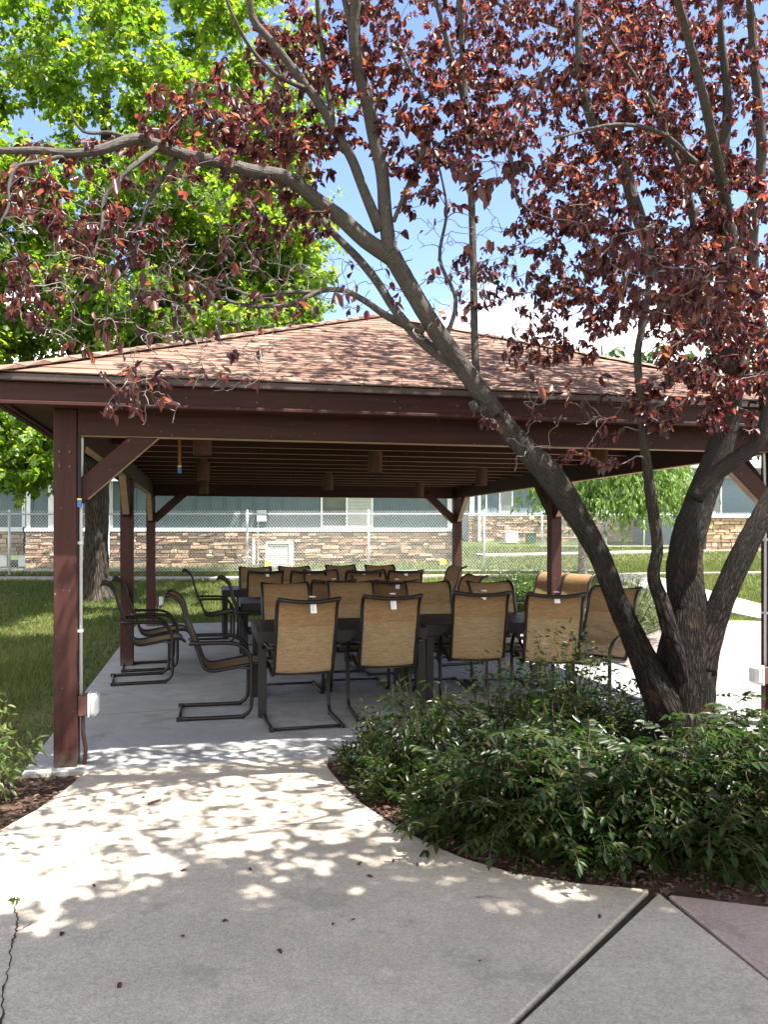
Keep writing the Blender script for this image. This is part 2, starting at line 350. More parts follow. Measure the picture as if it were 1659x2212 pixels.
def m_ground(name, stops, sc=3.0, bump=.5, bd=.03, fine=60):
    m, t, o = mat(name); v = coords(t); a = noise(t, v, sc, 6, .65); b = noise(t, v, fine, 4, .7)
    f = math_(t, 'ADD', math_(t, 'MULTIPLY', a, .55), math_(t, 'MULTIPLY', b, .45))
    c = ramp(t, f, stops); finish(t, o, c, .95, b, bump, bd, spec=.1); return m
M_lawn = m_ground('lawn_ground', [(.3,(.030,.050,.014)),(.46,(.055,.085,.022)),(.56,(.095,.115,.032)),(.68,(.19,.16,.075))], .5, .6, .04, 45)
M_soil = m_ground('mulch_soil', [(.3,(.045,.028,.020)),(.5,(.10,.065,.048)),(.7,(.20,.135,.105))], 8, .9, .03, 70)
M_dirt = m_ground('dark_soil', [(.3,(.03,.022,.017)),(.7,(.09,.07,.055))], 8, .9, .02, 90)
def m_gravel():
    m, t, o = mat('gravel'); v = coords(t); vo = nd(t, 'ShaderNodeTexVoronoi', Scale=34.0); t.links.new(v, vo.inputs['Vector'])
    s = nd(t, 'ShaderNodeSeparateColor'); t.links.new(vo.outputs['Color'], s.inputs[0])
    c = ramp(t, s.outputs[0], [(0,(.16,.10,.08)),(.5,(.33,.25,.21)),(1,(.52,.46,.42))])
    c = mixc(t, ramp(t, vo.outputs['Distance'], [(.3,(0,0,0)),(.6,(.8,.8,.8))]), c, (.05,.035,.03))
    finish(t, o, c, .85, math_(t, 'MULTIPLY', vo.outputs['Distance'], -1.0), 1.0, .02); return m
M_gravel = m_gravel()
def m_shingle():
    m, t, o = mat('roof_shingle'); v = coords(t); r = geo_rand(t)
    g = noise(t, v, 260, 3, .8); b = noise(t, v, 1.6, 4)
    c = ramp(t, r, [(0,(.130,.078,.060)),(.35,(.170,.106,.082)),(.7,(.195,.124,.096)),(1,(.235,.160,.124))])
    c = mixc(t, .75, c, ramp(t, g, [(.25,(.25,.25,.25)),(.75,(.75,.75,.75))]), 'OVERLAY')
    c = mixc(t, ramp(t, b, [(.45,(0,0,0)),(.7,(.3,.3,.3))]), c, (.20,.132,.09))
    finish(t, o, c, .95, g, .5, .003, spec=.1); return m
M_shingle = m_shingle()
def m_stone():
    m, t, o = mat('ledge_stone'); v = coords(t); r = geo_rand(t); g = noise(t, v, 14, 6, .7); f = noise(t, v, 70, 4, .7)
    c = ramp(t, r, [(0,(.22,.165,.13)),(.25,(.36,.275,.215)),(.5,(.50,.38,.28)),(.72,(.46,.31,.235)),(.88,(.58,.47,.36)),(1,(.36,.33,.30))])
    c = mixc(t, .6, c, ramp(t, g, [(.25,(.22,.22,.22)),(.75,(.75,.75,.75))]), 'OVERLAY')
    c = mixc(t, 1.0, c, (1.0,.92,.82), 'MULTIPLY')
    finish(t, o, c, .9, math_(t, 'ADD', g, math_(t, 'MULTIPLY', f, .4)), .8, .02, spec=.15); return m
M_stone = m_stone()
M_siding = m_plain('blue_grey_siding', (.12,.165,.185), .65, 0, .3, 5, .12)
M_siding2 = m_plain('pale_lap_siding', (.55,.56,.56), .65, 0, .3, 5, .08)
M_glass = m_plain('window_glass', (.10,.135,.115), .06, 0, .8, 2, .3)
M_blind = m_plain('window_blind', (.50,.52,.48), .4, 0, .4, 4, .12)
M_roof2 = m_plain('grey_roof', (.16,.13,.12), .9, 0, .1, 60, .3)
M_acgrille = m_plain('ac_grille', (.74,.75,.74), .5, 0, .4, 20, .1)
M_paleedge = m_wood('pale_underside_wood', 0, (.34,.235,.15))  # lighter wood tone for the strips under joists, beams and braces

# ------------------------------------------------------------------ shelter frame of reference
AY = math.radians(12.2); UX = Vector((math.cos(AY), math.sin(AY), 0)); VX = Vector((-math.sin(AY), math.cos(AY), 0))
P0 = Vector((-2.17, 5.64, 0)); W_ = 5.52; L_ = 8.8
def LW(u, v, z=0): return P0 + UX*u + VX*v + Vector((0, 0, z))
def to_local(x, y):
    d = Vector((x, y, 0)) - P0; return d.dot(UX), d.dot(VX)

# ------------------------------------------------------------------ ground, paths, slab
def grid_sheet(name, xs, ys, zf, material, off=0.0):
    m = MB(); nx, ny = len(xs), len(ys)
    vs = [(x, y, float(zf(x, y)) + off) for y in ys for x in xs]
    m.add(vs, [(j*nx+i, j*nx+i+1, (j+1)*nx+i+1, (j+1)*nx+i) for j in range(ny-1) for i in range(nx-1)])
    return m.build(name, material, smooth_=True)
xs = [-300,-120,-60,-40] + list(np.arange(-30, 30.1, 1.0)) + [40,60,120,300]
ys = [-60,-30,-15] + list(np.arange(-8, 46, .75)) + [60,90,150,400]
tag(grid_sheet('lawn_ground', xs, ys, T, M_lawn, -.045), kind='structure')
def slab(name, poly, z1, z0, m, bev=.008):
    return tag(MB().prism([tuple(p[:2]) for p in poly], z0, z1).build(name, m, bevel=bev), kind='structure')
sl_poly = [LW(-.26,-.16), LW(W_+.28,-.16), LW(W_+.28,L_+.28), LW(-.26,L_+.28)]
slab('shelter_slab', sl_poly, 0.0, -.14, M_slab)
edgeR = [G(*p) for p in ((703,1643),(712,1660),(738,1690),(780,1730),(830,1765),(880,1795),(930,1820),(1000,1850),(1100,1880),(1250,1905),(1403,1918))]
edgeL = [G(*p) for p in ((0,1790),(80,1745),(130,1710),(165,1682),(186,1664))]
fl = LW(.12,-.172); fr = LW(1.78,-.172)
A_poly = [tuple(fl[:2])] + [tuple(fr[:2])] + edgeR + [(.3975,2.644),(-3.242,-2.0),(-6,-2),(-6,3.3),(-3.4,3.95)] + edgeL
slab('path', A_poly, -.002, -.14, M_path)
B_poly = [(1.213,3.637),(1.362,2.927),(2.345,-2.0),(-3.222,-2.0),(.413,2.632)]
slab('path', B_poly, -.004, -.14, M_path)
C_poly = [(1.245,3.61),(1.66,3.48),(3.5,2.95),(7,2.5),(7,-2),(2.355,-2.0),(1.373,2.927)]
slab('path', C_poly, -.002, -.14, M_pink)
slab('joint_soil', [(1.30,3.70),(1.5,3.5),(2.5,-2.0),(-3.4,-2.0),(.35,2.66),(1.15,3.66)], -.022, -.12, M_dirt, 0)
# right-hand patio
def uvp(*ps): return [tuple(LW(u, v)[:2]) for u, v in ps]
slab('patio', [tuple(LW(W_+.30,-.9)[:2]), (9,7.0), (12,10.5), (12,13.4), (6.2,15.2), (4.7,13.2), tuple(LW(W_+.30,4.0)[:2])], -.002, -.14, M_walk)
slab('patio_band', [tuple(LW(W_+.30,1.7)[:2]), (3.9,8.8), (8,10.2), (8,12.1), (4.75,11.6), tuple(LW(W_+.30,3.6)[:2])], .003, -.01, M_pink, .001)
slab('gravel_bed', [tuple(LW(W_+.30,3.0)[:2]), (3.35,10.0), (4.45,11.6), (4.75,13.25), (4.9,14.6), (2.2,15.6), tuple(LW(W_+.30,7.5)[:2])], .016, -.1, M_gravel, .004)
def strip(name, line, wid, m, off=.01):                 # walkway following the lawn
    mb = MB(); vs = []
    pts = []
    for a, b in zip(line[:-1], line[1:]):
        for k in range(8): pts.append((a[0]+(b[0]-a[0])*k/8, a[1]+(b[1]-a[1])*k/8))
    pts.append(line[-1])
    for i, p in enumerate(pts):
        q = pts[min(i+1, len(pts)-1)]; r = pts[max(i-1, 0)]; tx, ty = q[0]-r[0], q[1]-r[1]; l = math.hypot(tx, ty)
        nx, ny = -ty/l*wid/2, tx/l*wid/2
        for s in (1, -1):
            x, y = p[0]+nx*s, p[1]+ny*s; z = float(T(x, y))
            vs += [(x, y, z+off), (x, y, z-.1)]
    n = len(pts); fs = []
    for i in range(n-1):
        a = i*4; b = a+4
        fs += [(a, a+2, b+2, b), (a, b, b+1, a+1), (a+2, a+3, b+3, b+2)]
    mb.add(vs, fs); return tag(mb.build(name, m), kind='structure')
strip('edging_strip', [(-16,18.9),(-3,18.9),(2.5,19.3),(5.5,19.6),(11,20.4),(20,21)], .22, M_walk)
strip('walkway', [(8.6,13.2),(7.2,15.6),(6.2,17.6),(5.6,19.2)], 1.1, M_walk, .012)
strip('walkway', [(3.0,26.2),(7,27.2),(11,28.6),(18,29.5)], .8, M_walk, .012)
strip('walkway', [(-16,21.8),(-9.6,21.8),(-8.3,21.8)], .9, M_walk, .012)
# planting beds
bedR = edgeR + [(1.23,3.60),(1.66,3.46),(3.5,2.93),(7,2.5),(8.6,6.6),tuple(LW(W_+.3,-.9)[:2]),tuple(LW(W_+.3,-.18)[:2]),tuple(LW(1.8,-.18)[:2])]
slab('mulch_bed', bedR, -.03, -.13, M_soil, 0)
bedL = edgeL + [tuple(LW(.1,-.18)[:2]), tuple(LW(-.3,-.18)[:2]), tuple(LW(-.45,.1)[:2]), (-3.3,5.4), (-4.6,4.8), (-3.4,3.97)]
slab('mulch_bed', bedL, -.03, -.13, M_soil, 0)
def in_poly(x, y, poly):
    c = np.zeros_like(x, bool); n = len(poly)
    for i in range(n):
        x0, y0 = poly[i][:2]; x1, y1 = poly[i-1][:2]
        k = ((y0 > y) != (y1 > y)) & (x < (x1-x0)*(y-y0)/((y1-y0) or 1e-9)+x0); c ^= k
    return c
# crack in the concrete, dirt in the joints
def ribbon(name, pts, wd, m, z):
    mb = MB(); vs = []
    for i, p in enumerate(pts):
        q = pts[min(i+1, len(pts)-1)]; r = pts[max(i-1, 0)]; tx, ty = q[0]-r[0], q[1]-r[1]; l = math.hypot(tx, ty) or 1
        w_ = wd*(.5+random.random())
        vs += [(p[0]-ty/l*w_, p[1]+tx/l*w_, z), (p[0]+ty/l*w_, p[1]-tx/l*w_, z)]
    mb.add(vs, [(2*i, 2*i+1, 2*i+3, 2*i+2) for i in range(len(pts)-1)]); return tag(mb.build(name, m), kind='structure')
def jag(seq, n=6, a=.006):
    out = []
    for (x0, y0), (x1, y1) in zip(seq[:-1], seq[1:]):
        for k in range(n): out.append((x0+(x1-x0)*k/n+random.uniform(-a, a), y0+(y1-y0)*k/n+random.uniform(-a, a)))
    return out + [seq[-1]]
ribbon('pavement_crack', jag([G(*p) for p in ((38,1945),(33,1965),(38,1990),(36,2010),(24,2040),(22,2070),(14,2110),(8,2150),(2,2215))]), .0030, M_dirt, .002)
ribbon('pavement_crack', jag([G(*p) for p in ((36,2012),(52,2004),(70,1992))], 5, .003), .0016, M_dirt, .002)

# ------------------------------------------------------------------ shelter
def build_shelter():
    R = empty('park_shelter', P0, AY)
    tag(R, 'open brown timber shelter with hipped shingle roof over the dining chairs', 'shelter')
    ps = .15; h = ps/2; ZB = 2.245; ZT = 2.53
    def post(u, v, top=ZT):
        return MB().box((u-h, v-h, 0), (u+h, v+h, top)).build('post', M_wz, R, .006)
    posts = {}
    for u in (0, W_):
        for v in (0, L_/2, L_): posts[(u, v)] = post(u, v, 2.42 if v in (0, L_) else ZB-.002)
    bt = .09
    MB().box((h+.002, -h+.004, ZB), (W_-h-.002, -h+bt, ZT)).build('beam', M_wx, R, .006)
    MB().box((h+.002, L_+h-bt, ZB), (W_-h-.002, L_+h-.004, ZT)).build('beam', M_wx, R, .006)
    for u, s in ((0, 1), (W_, -1)):
        MB().box((u-bt/2, h+.003, ZB), (u+bt/2, L_-h-.003, ZT)).build('beam', M_wy, R, .006)
    # cap plates above the corner posts
    for u in (0, W_):
        for v in (0, L_): MB().box((u-h+.003, v-h+.003, 2.422), (u+h-.003, v+h-.003, ZT+.02)).build('post_cap', M_wz, R, .004)
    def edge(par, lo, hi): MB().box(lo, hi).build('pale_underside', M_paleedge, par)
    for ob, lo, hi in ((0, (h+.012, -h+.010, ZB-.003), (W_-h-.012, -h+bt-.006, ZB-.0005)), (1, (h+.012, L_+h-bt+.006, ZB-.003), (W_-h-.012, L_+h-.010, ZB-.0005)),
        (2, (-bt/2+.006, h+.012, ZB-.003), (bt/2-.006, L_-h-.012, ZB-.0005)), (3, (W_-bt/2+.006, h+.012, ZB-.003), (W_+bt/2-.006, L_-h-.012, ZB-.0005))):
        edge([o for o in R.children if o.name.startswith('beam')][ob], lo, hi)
    # knee braces
    def brace(u, v, du, dv, m):
        a = Vector((u+du*(h-.02), v+dv*(h-.02), 1.74+.09)); b = Vector((u+du*.60, v+dv*.60, ZB+.085))
        b = a + (b-a)*1.0
        kb = MB().beam(a, b, .088, .135).build('knee_brace', m, R, .005)
        dd = (b-a).normalized(); nn_ = Vector((0,0,1)) - dd*dd.z; nn_.normalize(); off = nn_*-.0687
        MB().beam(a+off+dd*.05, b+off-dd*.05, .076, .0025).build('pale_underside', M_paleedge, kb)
    for u, su in ((0, 1), (W_, -1)):
        for v, sv in ((0, 1), (L_, -1)):
            brace(u, v, su, 0, M_wx); brace(u, v, 0, sv, M_wy)
        brace(u, L_/2, 0, 1, M_wy); brace(u, L_/2, 0, -1, M_wy)
    # bolts on the front posts
    for u in (0, W_):
        for du, z in ((-.035,2.13),(.03,2.13),(-.035,2.03),(.03,2.03)):
            b = MB().tube([(u+du, -h-.010, z), (u+du, -h+.004, z)], [.009,.012], 8).build('bolt', M_brownmetal, posts[(u, 0)])
    # ceiling joists
    z0, z1 = 2.44, 2.62; k = 0; v = .55
    while v < L_-.35:
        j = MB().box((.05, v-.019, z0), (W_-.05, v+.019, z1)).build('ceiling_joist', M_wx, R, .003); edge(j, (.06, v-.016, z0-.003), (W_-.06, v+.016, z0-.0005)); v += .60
    MB().box((.02, .02, 2.632), (W_-.02, L_-.02, 2.66)).build('ceiling_board', M_deck, R)
    # eaves: soffit, fascia, trim, drip edge
    o = .35; ze = 2.60
    a0, b0, a1, b1 = -o, -o, W_+o, L_+o
    q = .03
    for (x0, y0, x1, y1) in ((a0+q, b0+q, a1-q, -h-.003), (a0+q, L_+h+.003, a1-q, b1-q), (a0+q, -h-.002, -h-.003, L_+h+.002), (W_+h+.003, -h-.002, a1-q, L_+h+.002)):
        MB().box((x0, y0, 2.425), (x1, y1, 2.445)).build('soffit', M_wx, R)
    def ring(name, out, th, za, zb, mx_, my_):
        x0, y0, x1, y1 = a0-out, b0-out, a1+out, b1+out
        for lo, hi, m in (((x0, y0), (x1, y0+th), mx_), ((x0, y1-th), (x1, y1), mx_), ((x0, y0+th+.002), (x0+th, y1-th-.002), my_), ((x1-th, y0+th+.002), (x1, y1-th-.002), my_)):
            MB().box((*lo, za), (*hi, zb)).build(name, m, R, .003)
    ring('fascia_board', .0, .035, 2.405, 2.543, M_wx, M_wy)
    ring('fascia_trim', .042, .040, 2.398, 2.420, M_wx, M_wy)
    ring('gutter', .056, .055, 2.549, 2.590, M_dripmetal, M_dripmetal)
    ring('gutter_lip', .062, .060, 2.5455, 2.5485, M_dripmetal, M_dripmetal)
    # roof courses
    rise = 1.34; hh = W_/2+o; apex0 = Vector((W_/2, b0+hh, ze+rise)); apex1 = Vector((W_/2, b1-hh, ze+rise))
    e = .065
    c = [Vector((a0-e, b0-e, ze-.004)), Vector((a1+e, b0-e, ze-.004)), Vector((a1+e, b1+e, ze-.004)), Vector((a0-e, b1+e, ze-.004))]
    faces = [(c[0], c[1], apex0, apex0), (c[1], c[2], apex1, apex0), (c[2], c[3], apex1, apex1), (c[3], c[0], apex0, apex1)]
    mb = MB(); rnd = random.Random(4)
    deck = MB()
    for A, B, C, D in faces:
        n = (B-A).cross(D-A).normalized(); S = (D - A - (B-A).normalized()*((D-A).dot((B-A).normalized()))).length
        nc = int(S/.138)
        deck.add([p - n*.02 for p in (A, B, C, D)] if (C-D).length > .01 else [p - n*.02 for p in (A, B, C)], [(0,1,2,3)] if (C-D).length > .01 else [(0,1,2)])
        for i in range(nc):
            t0 = i/nc; t1 = min(1, (i+1.12)/nc)
            def pt(t, s): return (A+(D-A)*t)*(1-s) + (B+(C-B)*t)*s
            Lw = (pt(t0, 1)-pt(t0, 0)).length
            if Lw < .05: continue
            cuts = [0.0]; x = -rnd.random()*.3
            while True:
                x += rnd.choice((.16, .2, .28, .33))
                if x > Lw-.05: break
                if x > .03: cuts.append(x/Lw)
            cuts.append(1.0)
            for s0, s1 in zip(cuts[:-1], cuts[1:]):
                lift = .006+rnd.random()*.003; g = .0022/max(Lw, .1)
                p0 = pt(t0, s0+g)+n*lift; p1 = pt(t0, s1-g)+n*lift; p2 = pt(t1, s1-g)+n*.002; p3 = pt(t1, s0+g)+n*.002
                p4 = pt(t0, s0+g)-n*.001; p5 = pt(t0, s1-g)-n*.001
                mb.add([p0, p1, p2, p3, p4, p5], [(0,1,2,3), (4,5,1,0)])
    roof = mb.build('roof', M_shingle, R)
    deck.build('roof_deck', M_deck, roof)
    for a, b in ((c[0], apex0), (c[1], apex0), (c[2], apex1), (c[3], apex1), (apex0, apex1)):
        hc = MB(); d = (b-a); n_ = int(d.length/.2); sx = d.cross(Vector((0,0,1))).normalized()
        for i in range(n_):
            p = a+d*(i/n_); r = a+d*((i+1.15)/n_)
            up0 = Vector((0,0,.022)); up1 = Vector((0,0,.016)); dn = Vector((0,0,-.034))
            hc.add([p+sx*.13+up0+dn, p+up0, p-sx*.13+up0+dn, r+sx*.13+up1+dn, r+up1, r-sx*.13+up1+dn], [(0,1,4,3), (1,2,5,4), (0,3,4,1)[:3], (0,1,2)])
        hc.build('hip_cap', M_shingle, roof)
    # cylinder downlights in three rows
    for u, vv in ((.90,(.9,4.15,7.35)), (2.66,(2.48,5.86)), (4.48,(1.04,4.38,7.6))):
        for v in vv:
            l = MB().cyl((u, v, 2.22), .074, .22, 24).build('downlight', M_brownmetal, R, smooth_=False)
            MB().cyl((u, v, 2.441), .05, .19, 12).build('stem', M_brownmetal, l)
            MB().cyl((u, v, 2.216), .066, .003, 24).build('lens', M_dark, l)
    # conduit, outlet boxes
    def outlet(u, v, side, z, full):
        x = u+side*h
        if full:
            MB().tube([(x+side*.016, v-.01, z+.07), (x+side*.016, v-.01, 1.7), (x+side*.022, v, 2.2), (x+side*.022, v+.01, 2.43)], .0125, 10).build('conduit', M_galv, R, smooth_=True)
            for zz in (z+.5, z+1.1): MB().box((x, v-.04, zz), (x+side*.032, v+.02, zz+.018)).build('conduit_strap', M_galv, R)
        bx = MB().box((min(x+side*.002, x+side*.065), v-.055, z-.07), (max(x+side*.002, x+side*.065), v+.055, z+.07)).build('outlet_box', M_brownmetal, R, .004)
        xa, xb = x+side*.066, x+side*.135
        cv = MB().box((min(xa, xb), v-.062, z-.075), (max(xa, xb), v+.062, z+.08)).build('cover', M_greyplastic, bx, .022)
        MB().box((min(xa, x+side*.078), v-.066, z-.078), (max(xa, x+side*.078), v+.066, z+.083)).build('cover_hinge', M_white, bx, .003)
        MB().tube([(x+side*.03, v-.01, z-.07), (x+side*.032, v-.01, z-.2), (x+side*.05, v-.02, z-.3), (x+side*.04, v-.02, .0)], .014, 8).build('feed_pipe', M_brownmetal, bx, smooth_=True)
    outlet(0, 0, 1, .405, True); outlet(W_, 0, -1, .42, True)
    outlet(0, L_, 1, .42, False)
    # notice-sized bracket plate
    return R
shelter = build_shelter()
def hanging(name_label, p, length, m):
    r = empty('hanging_strap', p); tag(r, name_label, 'strap')
    MB().box((-.011, -.003, -length), (.011, .003, 0)).build('band', m, r, .001)
    MB().box((-.014, -.006, -length-.055), (.014, .006, -length+.002)).build('band_tip', M_blue, r, .002)
    MB().box((-.0142, -.0062, -length-.004), (.0142, .0062, -length+.006)).build('tip_collar', M_yellow, r)
hanging('orange strap with a blue tip hanging from the ceiling joists', P(388, 945, 6.55), .23, M_orange)
hanging('dark cord with a blue tip hanging beside the front left post', LW(.094, -.085, 2.24), .43, M_dark)

# ------------------------------------------------------------------ tables
TL, TW, TH = 1.50, 1.0, .74
def make_table():
    r = empty('patio_table')
    m = MB(); n = 10; g = .006; pw = (TL-.08)/n
    for i in range(n): m.box((-TL/2+.04+i*pw+g/2, -TW/2+.045, TH-.024), (-TL/2+.04+(i+1)*pw-g/2, TW/2-.045, TH))
    m.build('tabletop', M_table, r, .003)
    a = MB()
    for lo, hi in (((-TL/2, -TW/2), (TL/2, -TW/2+.043)), ((-TL/2, TW/2-.043), (TL/2, TW/2)), ((-TL/2, -TW/2+.0432), (-TL/2+.039, TW/2-.0432)), ((TL/2-.039, -TW/2+.0432), (TL/2, TW/2-.0432))):
        a.box((*lo, TH-.105), (*hi, TH+.001))
    a.box((-TL/2+.04, -.02, TH-.07), (TL/2-.04, .02, TH-.026))
    a.build('apron', M_table, r, .003)
    for sx in (-1, 1):
        for sy in (-1, 1):
            x = sx*(TL/2-.045); y = sy*(TW/2-.045)
            MB().box((x-.036, y-.036, .002), (x+.036, y+.036, TH-.106)).build('leg', M_table, r, .004)
    return r
tproto = make_table(); tabs = []
for i, (u, v, lab) in enumerate((
    (2.11,1.65,'dark slatted table behind the two nearest left chairs of the front row'),
    (3.66,1.87,'dark slatted table of the front row nearest the shrubs and leaning trunk'),
    (2.10,4.62,'dark slatted table left of centre in the middle row of the shelter'),
    (3.62,4.62,'dark slatted table right of centre in the middle row of the shelter'),
    (1.92,7.10,'dark slatted table at the left of the rear row, its bare end showing'),
    (3.44,7.10,'dark slatted table at the right of the rear row by the back corner post'))):
    o = tproto if i == 0 else copy_tree(tproto)
    o.location = LW(u, v); o.rotation_euler = (0, 0, AY); tag(o, lab, 'table', 'dark slatted tables under the shelter')

# ------------------------------------------------------------------ chairs (face +Y)
PROF = [(-.405,1.062),(-.37,1.055),(-.325,1.03),(-.286,.985),(-.262,.92),(-.245,.83),(-.21,.74),(-.178,.66),(-.145,.57),(-.118,.49),(-.095,.44),(-.055,.412),(.0,.408),(.08,.42),(.18,.437),(.28,.452),(.36,.458),(.41,.448),(.435,.425)]
def catmull(p, k=4):
    p = [np.array(q, float) for q in p]; out = []
    for i in range(len(p)-1):
        a, b, c, d = p[max(i-1,0)], p[i], p[i+1], p[min(i+2,len(p)-1)]
        for j in range(k):
            t = j/k; out.append(.5*((2*b)+(-a+c)*t+(2*a-5*b+4*c-d)*t*t+(-a+3*b-3*c+d)*t**3))
    out.append(p[-1]); return out
def make_chair():
    r = empty('patio_chair'); hw = .245
    pr = catmull(PROF, 3); n = len(pr)
    def sheet(i0, i1, off, wdt, nu=8, sag=.012):
        m = MB(); vs = []
        for i in range(i0, i1+1):
            y, z = pr[i]; y2, z2 = pr[min(i+1, n-1)]; y1, z1 = pr[max(i-1, 0)]
            tl = math.hypot(y2-y1, z2-z1); ny, nz = (z2-z1)/tl, -(y2-y1)/tl      # towards the rear / underside
            for k in range(nu+1):
                q = k/nu*2-1; d = off+sag*(1-q*q)
                vs.append((q*wdt, y+ny*d, z+nz*d))
        rows = i1-i0+1
        m.add(vs, [(a*(nu+1)+k, a*(nu+1)+k+1, (a+1)*(nu+1)+k+1, (a+1)*(nu+1)+k) for a in range(rows-1) for k in range(nu)])
        return m
    iback = next(i for i in range(n) if pr[i][1] < .42)
    isl = next(i for i in range(8, n) if pr[i][1] < .845)
    sheet(isl, iback, 0, hw-.008).build('backrest', M_sling, r, smooth_=True)
    sheet(0, isl, .003, hw-.006, sag=.008).build('headrest', M_sleeve, r, smooth_=True)
    sheet(iback, n-1, 0, hw-.008).build('seat', M_sling, r, smooth_=True)
    for s in (-1, 1):
        MB().tube([(s*hw, y, z) for y, z in pr], .0155, 6, flat=1.0).build('side_rail', M_metal_dark, r, smooth_=True)
        x = s*(hw+.045)
        path = [(s*(hw+.012), -.205, .655), (x, -.17, .652), (x, .0, .652), (x, .14, .645), (x, .22, .615), (x, .275, .56), (x, .298, .48), (x, .302, .30), (x, .300, .14), (x, .285, .07), (x, .24, .03), (x, .17, .018), (x, -.30, .018)]
        pp = [tuple(q) for q in catmull(path, 4)]
        leg = MB().tube(pp, .0175, 8, flat=1.0).build('arm_and_leg', M_metal_dark, r, smooth_=True)
        MB().box((min(x, x+.0)-.02, -.325, .0005), (x+.02, -.27, .036)).build('foot_cap', M_dark, leg, .006)
        MB().box((x-.02, .19, .0005), (x+.02, .24, .012)).build('glide', M_dark, leg, .003)
        MB().tube([(s*hw, .20, .44), (x, .30, .42)], .011, 6).build('bracket', M_metal_dark, leg)
    y0, z0 = pr[0]
    tb = [(s*hw, y0-.012*(1-s*s), z0-.026*(1-s*s)) for s in np.linspace(-1, 1, 7)]
    MB().tube(tb, .017, 8).build('top_bar', M_metal_dark, r, smooth_=True)
    MB().tube([(-hw-.03, -.298, .02), (hw+.03, -.298, .02)], .0125, 8).build('sled_bar', M_metal_dark, r, smooth_=True)
    MB().tube([(-hw, -.09, .425), (hw, -.09, .425)], .012, 8).build('seat_bar', M_metal_dark, r, smooth_=True)
    MB().tube([(-hw, pr[-1][0], pr[-1][1]), (hw, pr[-1][0], pr[-1][1])], .011, 8).build('front_bar', M_metal_dark, r, smooth_=True)
    return r
def hang_tag(chair, x=.03, long=.085, tilt=0.0):
    m = MB()
    w2 = .024; M = Matrix.Translation((x, -.386, 1.03)) @ Matrix.Rotation(tilt, 4, 'Y') @ Matrix.Rotation(math.radians(-22), 4, 'X')
    m.box((-w2, -.004, -.004-long), (w2, -.003, .0), M)
    t_ = m.build('hang_tag', M_tagpaper, chair)
    m2_ = MB().box((-w2, -.0008, 0), (w2, .0008, .03), Matrix.Translation((x, -.372, 1.071)) @ Matrix.Rotation(math.radians(-75), 4, 'X')); m2_.build('tag_strip', M_tagpaper, t_)
    # faint print lines
    pl = MB()
    for k in range(5): pl.box((-w2*.7, -.0052, -.03-k*.010), (w2*(.1+.5*((k*37) % 3)/2), -.0042, -.027-k*.010), M)
    if long > .07: pl.build('print', m_grey, t_)
m_grey = m_plain('print_grey', (.35,.35,.36), .8)
def at_px(X, Y, back=True):                           # chair whose highest point shows at photo (X,Y)
    d = .505*F/(Y-HZ); return ((X-CX)*d/F, d)
GRP = 'sling patio chairs under the shelter'
CH = [  # x, y, facing angle relative to shelter depth (deg, 0 = faces away from camera), tag, label
 ('c1', (667,1293), 0, .085, 'leftmost sling chair in the nearest row, back turned, long white tag'),
 ('c2', (848,1286), -3, .085, 'second sling chair from the left in the nearest row, back turned, white tag'),
 ('c3', (1041,1279), -8, .03, 'third chair in the nearest row, pointed white tag and small sun patches'),
 ('c4', (1200,1282), -12, .05, 'chair with its back partly behind the shrub, right end of the nearest row'),
]
chairs = []
proto = make_chair()
def place(x, y, ang, label, tagl=None, tx=.03, tilt=0.0, first=[True]):
    o = proto if first[0] else copy_tree(proto_clean)
    first[0] = False
    o.location = (x, y, 0); o.rotation_euler = (0, 0, AY+math.radians(ang)); tag(o, label, 'chair', GRP)
    return o, tagl, tx, tilt
proto_clean = proto
todo = []
def from_tip(X, Y, ang, zt=1.06, back=.36):            # chair centre from where its top edge shows
    d = (EYE-zt)*F/(Y-HZ); x = (X-CX)*d/F; a = AY+math.radians(ang)
    return x-math.sin(a)*back, d+math.cos(a)*back
for X, Y, ang, label, tl, tx, ti in (
    (667,1293,3,CH[0][4],.085,.03,0), (848,1286,-2,CH[1][4],.085,0,0), (1041,1279,-9,CH[2][4],.03,.02,.6), (1202,1282,-13,CH[3][4],.05,.0,0),
    (615,1260,182,'sling chair across the front table facing the camera, leftmost of that side',None,0,0),
    (756,1257,179,'sling chair across the front table, showing between the two nearest left chairs',None,0,0),
    (922,1257,180,'sling chair across the front table, see-through back with grass behind it',None,0,0),
    (1057,1257,182,'sling chair across the front table, just left of the round clipped shrub',None,0,0),
    (721,1253,4,'middle row chair, back turned, small tag folded over its top bar',.012,.0,0),
    (854,1254,0,'middle row chair, back turned, crooked white tag on its top',.06,.02,.12),
    (692,1232,182,'middle row chair facing the camera, left of the two across that table',None,0,0),
    (795,1232,180,'middle row chair facing the camera, right of the two across that table',None,0,0),
    (574,1233,2,'rear row chair beside the bare table end, back turned, white tag',.05,.02,0),
    (667,1233,0,'rear row chair, back turned, only its tag showing over another chair',.02,0,0),
    (786,1233,-2,'rear row chair with back turned and tag peeping over a chair top, right of centre',.02,0,0),
    (877,1232,-3,'rear row chair at the right, back turned, torn white tag',.045,.0,.25),
    (551,1225,180,'farthest row chair facing the camera, just left of the air conditioner',None,0,0),
    (635,1224,182,'farthest row chair facing the camera, just right of the air conditioner',None,0,0),
    (735,1221,180,'farthest row chair facing the camera, left of the middle fence post',None,0,0),
    (820,1221,179,'farthest row chair facing the camera, right of the middle fence post',None,0,0)):
    x, y = from_tip(X, Y, ang); todo.append((x, y, ang, label, tl, tx, ti))
